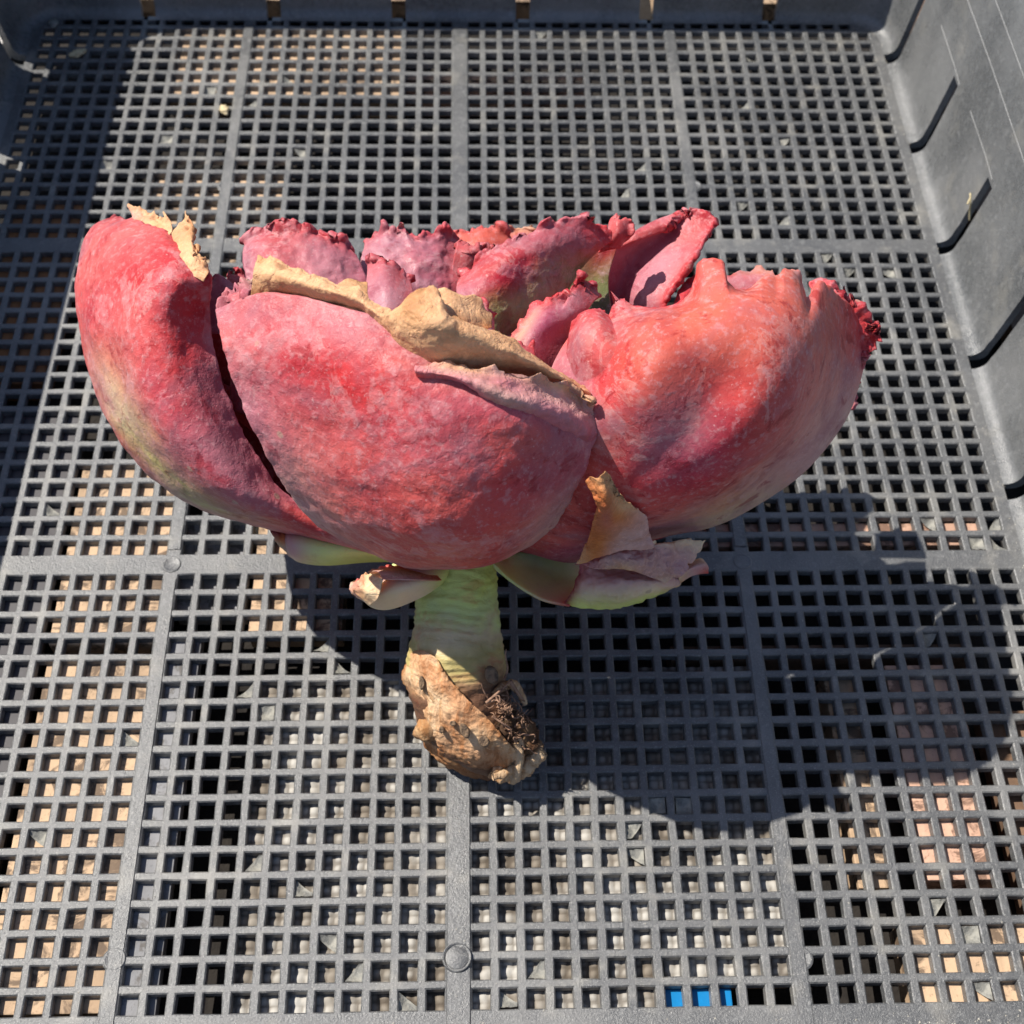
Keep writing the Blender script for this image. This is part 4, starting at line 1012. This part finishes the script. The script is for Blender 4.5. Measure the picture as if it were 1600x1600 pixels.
# nub on the lower left, broken fibrous end on the right
sweep('bark_knob', [(690, 1128, .1, 26, 1), (668, 1140, -.2, 20, 1), (654, 1146, -.4, 11, 1), (649, 1143, -.5, 5, 1)], M_BARK, plant, 24, 30, (.1, 2), bark_col, 17)
sweep('bark_knob', [(770, 1190, -.4, 24, .9), (800, 1200, -.5, 22, .9), (826, 1192, -.5, 17, .9), (846, 1172, -.4, 9, .9)], M_BARK, plant, 28, 50, (.16, 2.2), lambda s, a, P: bark_col(.95 + s * .05, a, P), 18)
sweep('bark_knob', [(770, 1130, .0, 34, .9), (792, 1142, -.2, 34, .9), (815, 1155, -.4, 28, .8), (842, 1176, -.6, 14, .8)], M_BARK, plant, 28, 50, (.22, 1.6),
      lambda s, a, P: bark_col(s, a, P) * (.22 + .3 * s[..., None]), 19)  # bark colour darkened to paint the shade on this knob
for k, pts in enumerate([[(792, 1150), (800, 1175), (790, 1205), (776, 1216)], [(806, 1160), (812, 1185), (806, 1212), (800, 1222)], [(800, 1150), (812, 1168), (805, 1190), (796, 1200)],
                         [(770, 1214), (790, 1208), (806, 1200), (826, 1196)], [(795, 1065), (808, 1075), (816, 1090), (820, 1100)], [(770, 1085), (785, 1075), (798, 1070), (806, 1082)]]):
    sweep('bark_shred', [(u, v, .35 - .25 * i + .1 * (k % 2), (6, 7, 6, 2)[i], .7) for i, (u, v) in enumerate(pts)], M_BARK, plant, 12, 30, (.06, 3), lambda s, a, P: bark_col(.93 + s * .07, a, P), 20 + k)
# scars: dark leaf scars and buds on the stump
M_SCAR = simple('leaf_scar', (.26, .17, .10), .8, .5, 500, .0010, (.09, .06, .04))
def scar(u, v, w, ru, rv, rot=0):
    ru *= .72; rv *= .8; w -= .11
    V = []; F = []; n = 18; cr, sr = math.cos(rot), math.sin(rot)
    V.append(at(u, v, w + .06))
    for q, (rr, dw) in enumerate(((.6, .05), (.9, .07), (1.08, -.10))):
        for k in range(n):
            a = 2 * math.pi * k / n; x, y = ru * rr * math.cos(a), rv * rr * math.sin(a)
            V.append(at(u + x * cr - y * sr, v + x * sr + y * cr, w + dw))
    for k in range(n):
        F.append((0, 1 + k, 1 + (k + 1) % n))
        for q in range(2):
            a = 1 + q * n; F.append((a + k, a + n + k, a + n + (k + 1) % n, a + (k + 1) % n))
    return link_mesh('leaf_scar', V, F, M_SCAR, plant)
scar(659, 1067, 1.25, 6, 13); scar(726, 1142, 1.62, 9, 15, -.4); scar(756, 1158, 1.4, 11, 12, -.5); scar(768, 1055, 1.2, 14, 18, -.3); scar(690, 1140, 1.1, 5, 7); scar(708, 1130, 1.5, 7, 5)

M_ROOT = simple('root_fibre', (.34, .20, .13), .7, .5, 500, .0002, (.15, .08, .05))
def fibre(pts, r=.035, n=6, name='root', mat=None, parent=None):
    A = catmull(np.array(pts, float), max(12, 6 * len(pts)))
    P = at(A[:, 0], A[:, 1], A[:, 2]); P[:, 2] = np.maximum(P[:, 2], .04)
    T = np.gradient(P, axis=0); T /= np.maximum(np.linalg.norm(T, axis=1, keepdims=True), 1e-9)
    X = np.cross(T, [0.3, .2, .93]); X /= np.linalg.norm(X, axis=1, keepdims=True); Y = np.cross(T, X)
    V = []; F = []
    m = len(P)
    for i in range(m):
        rr = r * (1 - .7 * i / m)
        for k in range(n):
            a = 2 * math.pi * k / n; V.append(P[i] + rr * (math.cos(a) * X[i] + math.sin(a) * Y[i]))
    for i in range(m - 1):
        for k in range(n):
            F.append((i * n + k, i * n + (k + 1) % n, (i + 1) * n + (k + 1) % n, (i + 1) * n + k))
    return V, F
rv, rf = [], []
def addf(pts, r):
    V, F = fibre(pts, r); o = len(rv); rv.extend(V); rf.extend([tuple(i + o for i in f) for f in F])
def single_root(pts, r):
    V, F = fibre(pts, r); link_mesh('root', V, F, M_ROOT, plant)
single_root([(788, 1062, .9), (793, 1045, 1.0), (790, 1025, 1.1), (791, 1014, 1.1)], .05)
single_root([(765, 1094, 1.4), (756, 1080, 1.6), (752, 1068, 1.7)], .04)
single_root([(766, 1096, 1.5), (776, 1094, 1.7), (781, 1098, 1.8), (780, 1088, 1.8), (773, 1088, 1.8), (764, 1094, 1.7)], .045)
single_root([(760, 1098, 1.5), (775, 1085, 1.6), (790, 1072, 1.3), (797, 1064, 1.0)], .07)
single_root([(797, 1064, 1.0), (806, 1078, .9), (816, 1092, .7), (820, 1096, .6)], .09)
single_root([(770, 1120, 1.2), (785, 1130, 1.2), (797, 1138, 1.0), (800, 1150, .9)], .05)
rr_ = random.Random(5)
for k in range(90):
    u0 = rr_.uniform(775, 815); v0 = 1085 + (u0 - 775) * 1.3 + rr_.uniform(-10, 45)
    w0 = .5 - (u0 - 775) * .012 + rr_.uniform(-.3, .25)
    pts = [(u0, v0, w0)]
    for q in range(4):
        pts.append((pts[-1][0] + rr_.uniform(-9, 12), pts[-1][1] + rr_.uniform(-11, 11), pts[-1][2] + rr_.uniform(-.25, .3)))
    addf(pts, rr_.uniform(.02, .05))
tag(link_mesh('root_hairs', rv, rf, M_ROOT, plant), kind='stuff')

# withered margins and tips belong to their leaf, scars and shreds to the bark, roots to the stem
for child, owner in {42: 41, 44: 43, 45: 43, 48: 47, 49: 47, 52: 47, 54: 5, 55: 5, 56: 5, 57: 5, 58: 5, 62: 5, 59: 3, 60: 3, 9: 8, 12: 8, 14: 8}.items():
    LEAF[child].parent = LEAF[owner]
for c in list(plant.children):
    if c.name.startswith(('leaf_scar', 'bark_shred')): c.parent = LEAF[61]
    elif c.name.startswith('root'): c.parent = stem
LEAF[12].name = 'frilled_margin'; LEAF[14].name = 'frilled_margin'
LEAF[3]['label'] = 'left outer leaf with a yellow green streak and torn tan rim'
LEAF[5]['label'] = 'broad wrinkled front leaf with a folded papery tan edge'
LEAF[8]['label'] = 'large smooth coral right leaf with knobbly lobes on its rim'
LEAF[43]['label'] = 'small shrivelled peach leaf left of the stem'
LEAF[47]['label'] = 'lower right leaf with crumpled withered mauve tip'
adopt(plant)

# ------------------------------------------------------------------ crumbs lying on the floor grid
M_CRUMB = simple('dry_crumb', (.66, .54, .32), .7, .3, 400, .0004)
def crumb(u, v, r, label, flat=.5, seed=0, mat=None):
    import bmesh
    bm = bmesh.new(); bmesh.ops.create_icosphere(bm, subdivisions=3, radius=1)
    for q in bm.verts:
        k = 1 + .55 * mnoise.noise(q.co * 1.3 + Vector((seed * 5, 0, 0))) + .2 * mnoise.noise(q.co * 4)
        q.co = Vector((q.co.x * k * r * 1.3, q.co.y * k * r, q.co.z * k * r * flat)) * S
    me = bpy.data.meshes.new('dry_crumb'); bm.to_mesh(me); bm.free()
    me.polygons.foreach_set('use_smooth', [True] * len(me.polygons)); me.materials.append(mat or M_CRUMB)
    o = bpy.data.objects.new('dry_crumb', me); COL.objects.link(o)
    p = on_floor(u, v); o.location = Vector((p[0], p[1], r * flat * .9)) * S; o.rotation_euler = (0, 0, seed * 1.7)
    tag(o, label, 'crumb', 'dry crumbs on the mesh floor')
crumb(351, 174, .27, 'yellow dry crumb on the far left part of the mesh floor', .5, 1)
crumb(122, 85, .32, 'pale crumb in the shaded far left corner of the mesh', .4, 2)
crumb(84, 37, .30, 'small dull chip at the far left corner fillet', .3, 3, M_FILM)
# fine grit caught along the ribs and in the right hand fillet
import bmesh as _b
_t = [(0, 0, 1), (.94, 0, -.33), (-.47, .82, -.33), (-.47, -.82, -.33), (.3, .5, .6)]
V, F = [], []
gr = random.Random(11)
def grit(x, y, z, r):
    o = len(V); a = gr.uniform(0, 6.28); ca, sa = math.cos(a), math.sin(a)
    for (p, q, h) in _t:
        p *= gr.uniform(.6, 1.5); q *= gr.uniform(.6, 1.5)
        V.append((x + r * (p * ca - q * sa), y + r * (p * sa + q * ca), z + r * .5 * (h + .4)))
    F.extend([(o, o + 1, o + 4), (o, o + 4, o + 2), (o, o + 2, o + 3), (o, o + 3, o + 1), (o + 1, o + 3, o + 2), (o + 1, o + 2, o + 4)])
bars_x = [(colx(c) + colx(c + 1)) / 2 for c in range(-24, 24) if c not in (-1, 0)]
bars_y = [(rowy(q) + rowy(q + 1)) / 2 for q in range(-36, 36) if q not in (-1, 0)]
for k in range(420):
    if gr.random() < .5: grit(gr.choice(bars_x) + gr.uniform(-.12, .12), gr.uniform(-20, 37), .0, gr.uniform(.015, .045))
    else: grit(gr.uniform(-24.5, 24.5), gr.choice(bars_y) + gr.uniform(-.12, .12), .0, gr.uniform(.015, .045))
for k in range(160): grit(gr.uniform(-24.5, 24.5), gr.gauss(-19.5, .22), .0, gr.uniform(.015, .05))
for k in range(120): grit(gr.gauss(17.5, 1.2), gr.gauss(-19.7, .16), .0, gr.uniform(.02, .06))
for k in range(160): grit(gr.gauss(25.05, .12), gr.uniform(-20, 36), .0, gr.uniform(.015, .05))
for k in range(90): grit(gr.gauss(0, .2), gr.uniform(-19, 36), .058, gr.uniform(.015, .045))
M_GRIT = simple('pale_grit', (.50, .47, .40), .8, .5, 900, .0001)
tag(link_mesh('grit', V, F, M_GRIT, None, False), kind='stuff')
V, F = [], []
def curl(pts, r):
    A = catmull(np.array(pts, float), 60); T = np.gradient(A, axis=0); T /= np.linalg.norm(T, axis=1, keepdims=True)
    X = np.cross(T, [.2, .9, .4]); X /= np.linalg.norm(X, axis=1, keepdims=True); Y = np.cross(T, X)
    V = []; F = []
    for i in range(len(A)):
        for k in range(6):
            a = math.pi * k / 3; V.append(A[i] + r * (math.cos(a) * X[i] + math.sin(a) * Y[i]))
    for i in range(len(A) - 1):
        for k in range(6):
            F.append((i * 6 + k, i * 6 + (k + 1) % 6, i * 6 + 6 + (k + 1) % 6, i * 6 + 6 + k))
    return V, F
M_STRAW = simple('dry_straw', (.62, .52, .30), .6, .3, 400, .0001)
base = np.array([FX + .64 + .09 * 2.9 + .05, 19.1, 2.9])
V, F = curl([base + np.array(q) for q in ((.1, 0, -.9), (-.05, .1, -.3), (-.2, .05, .25), (-.25, .35, .55), (-.1, .5, .25), (-.25, .2, .0))], .045)
o = link_mesh('straw_curl', V, F, M_STRAW); tag(o, 'curled dry straw caught in the third slot of the right wall', 'straw')
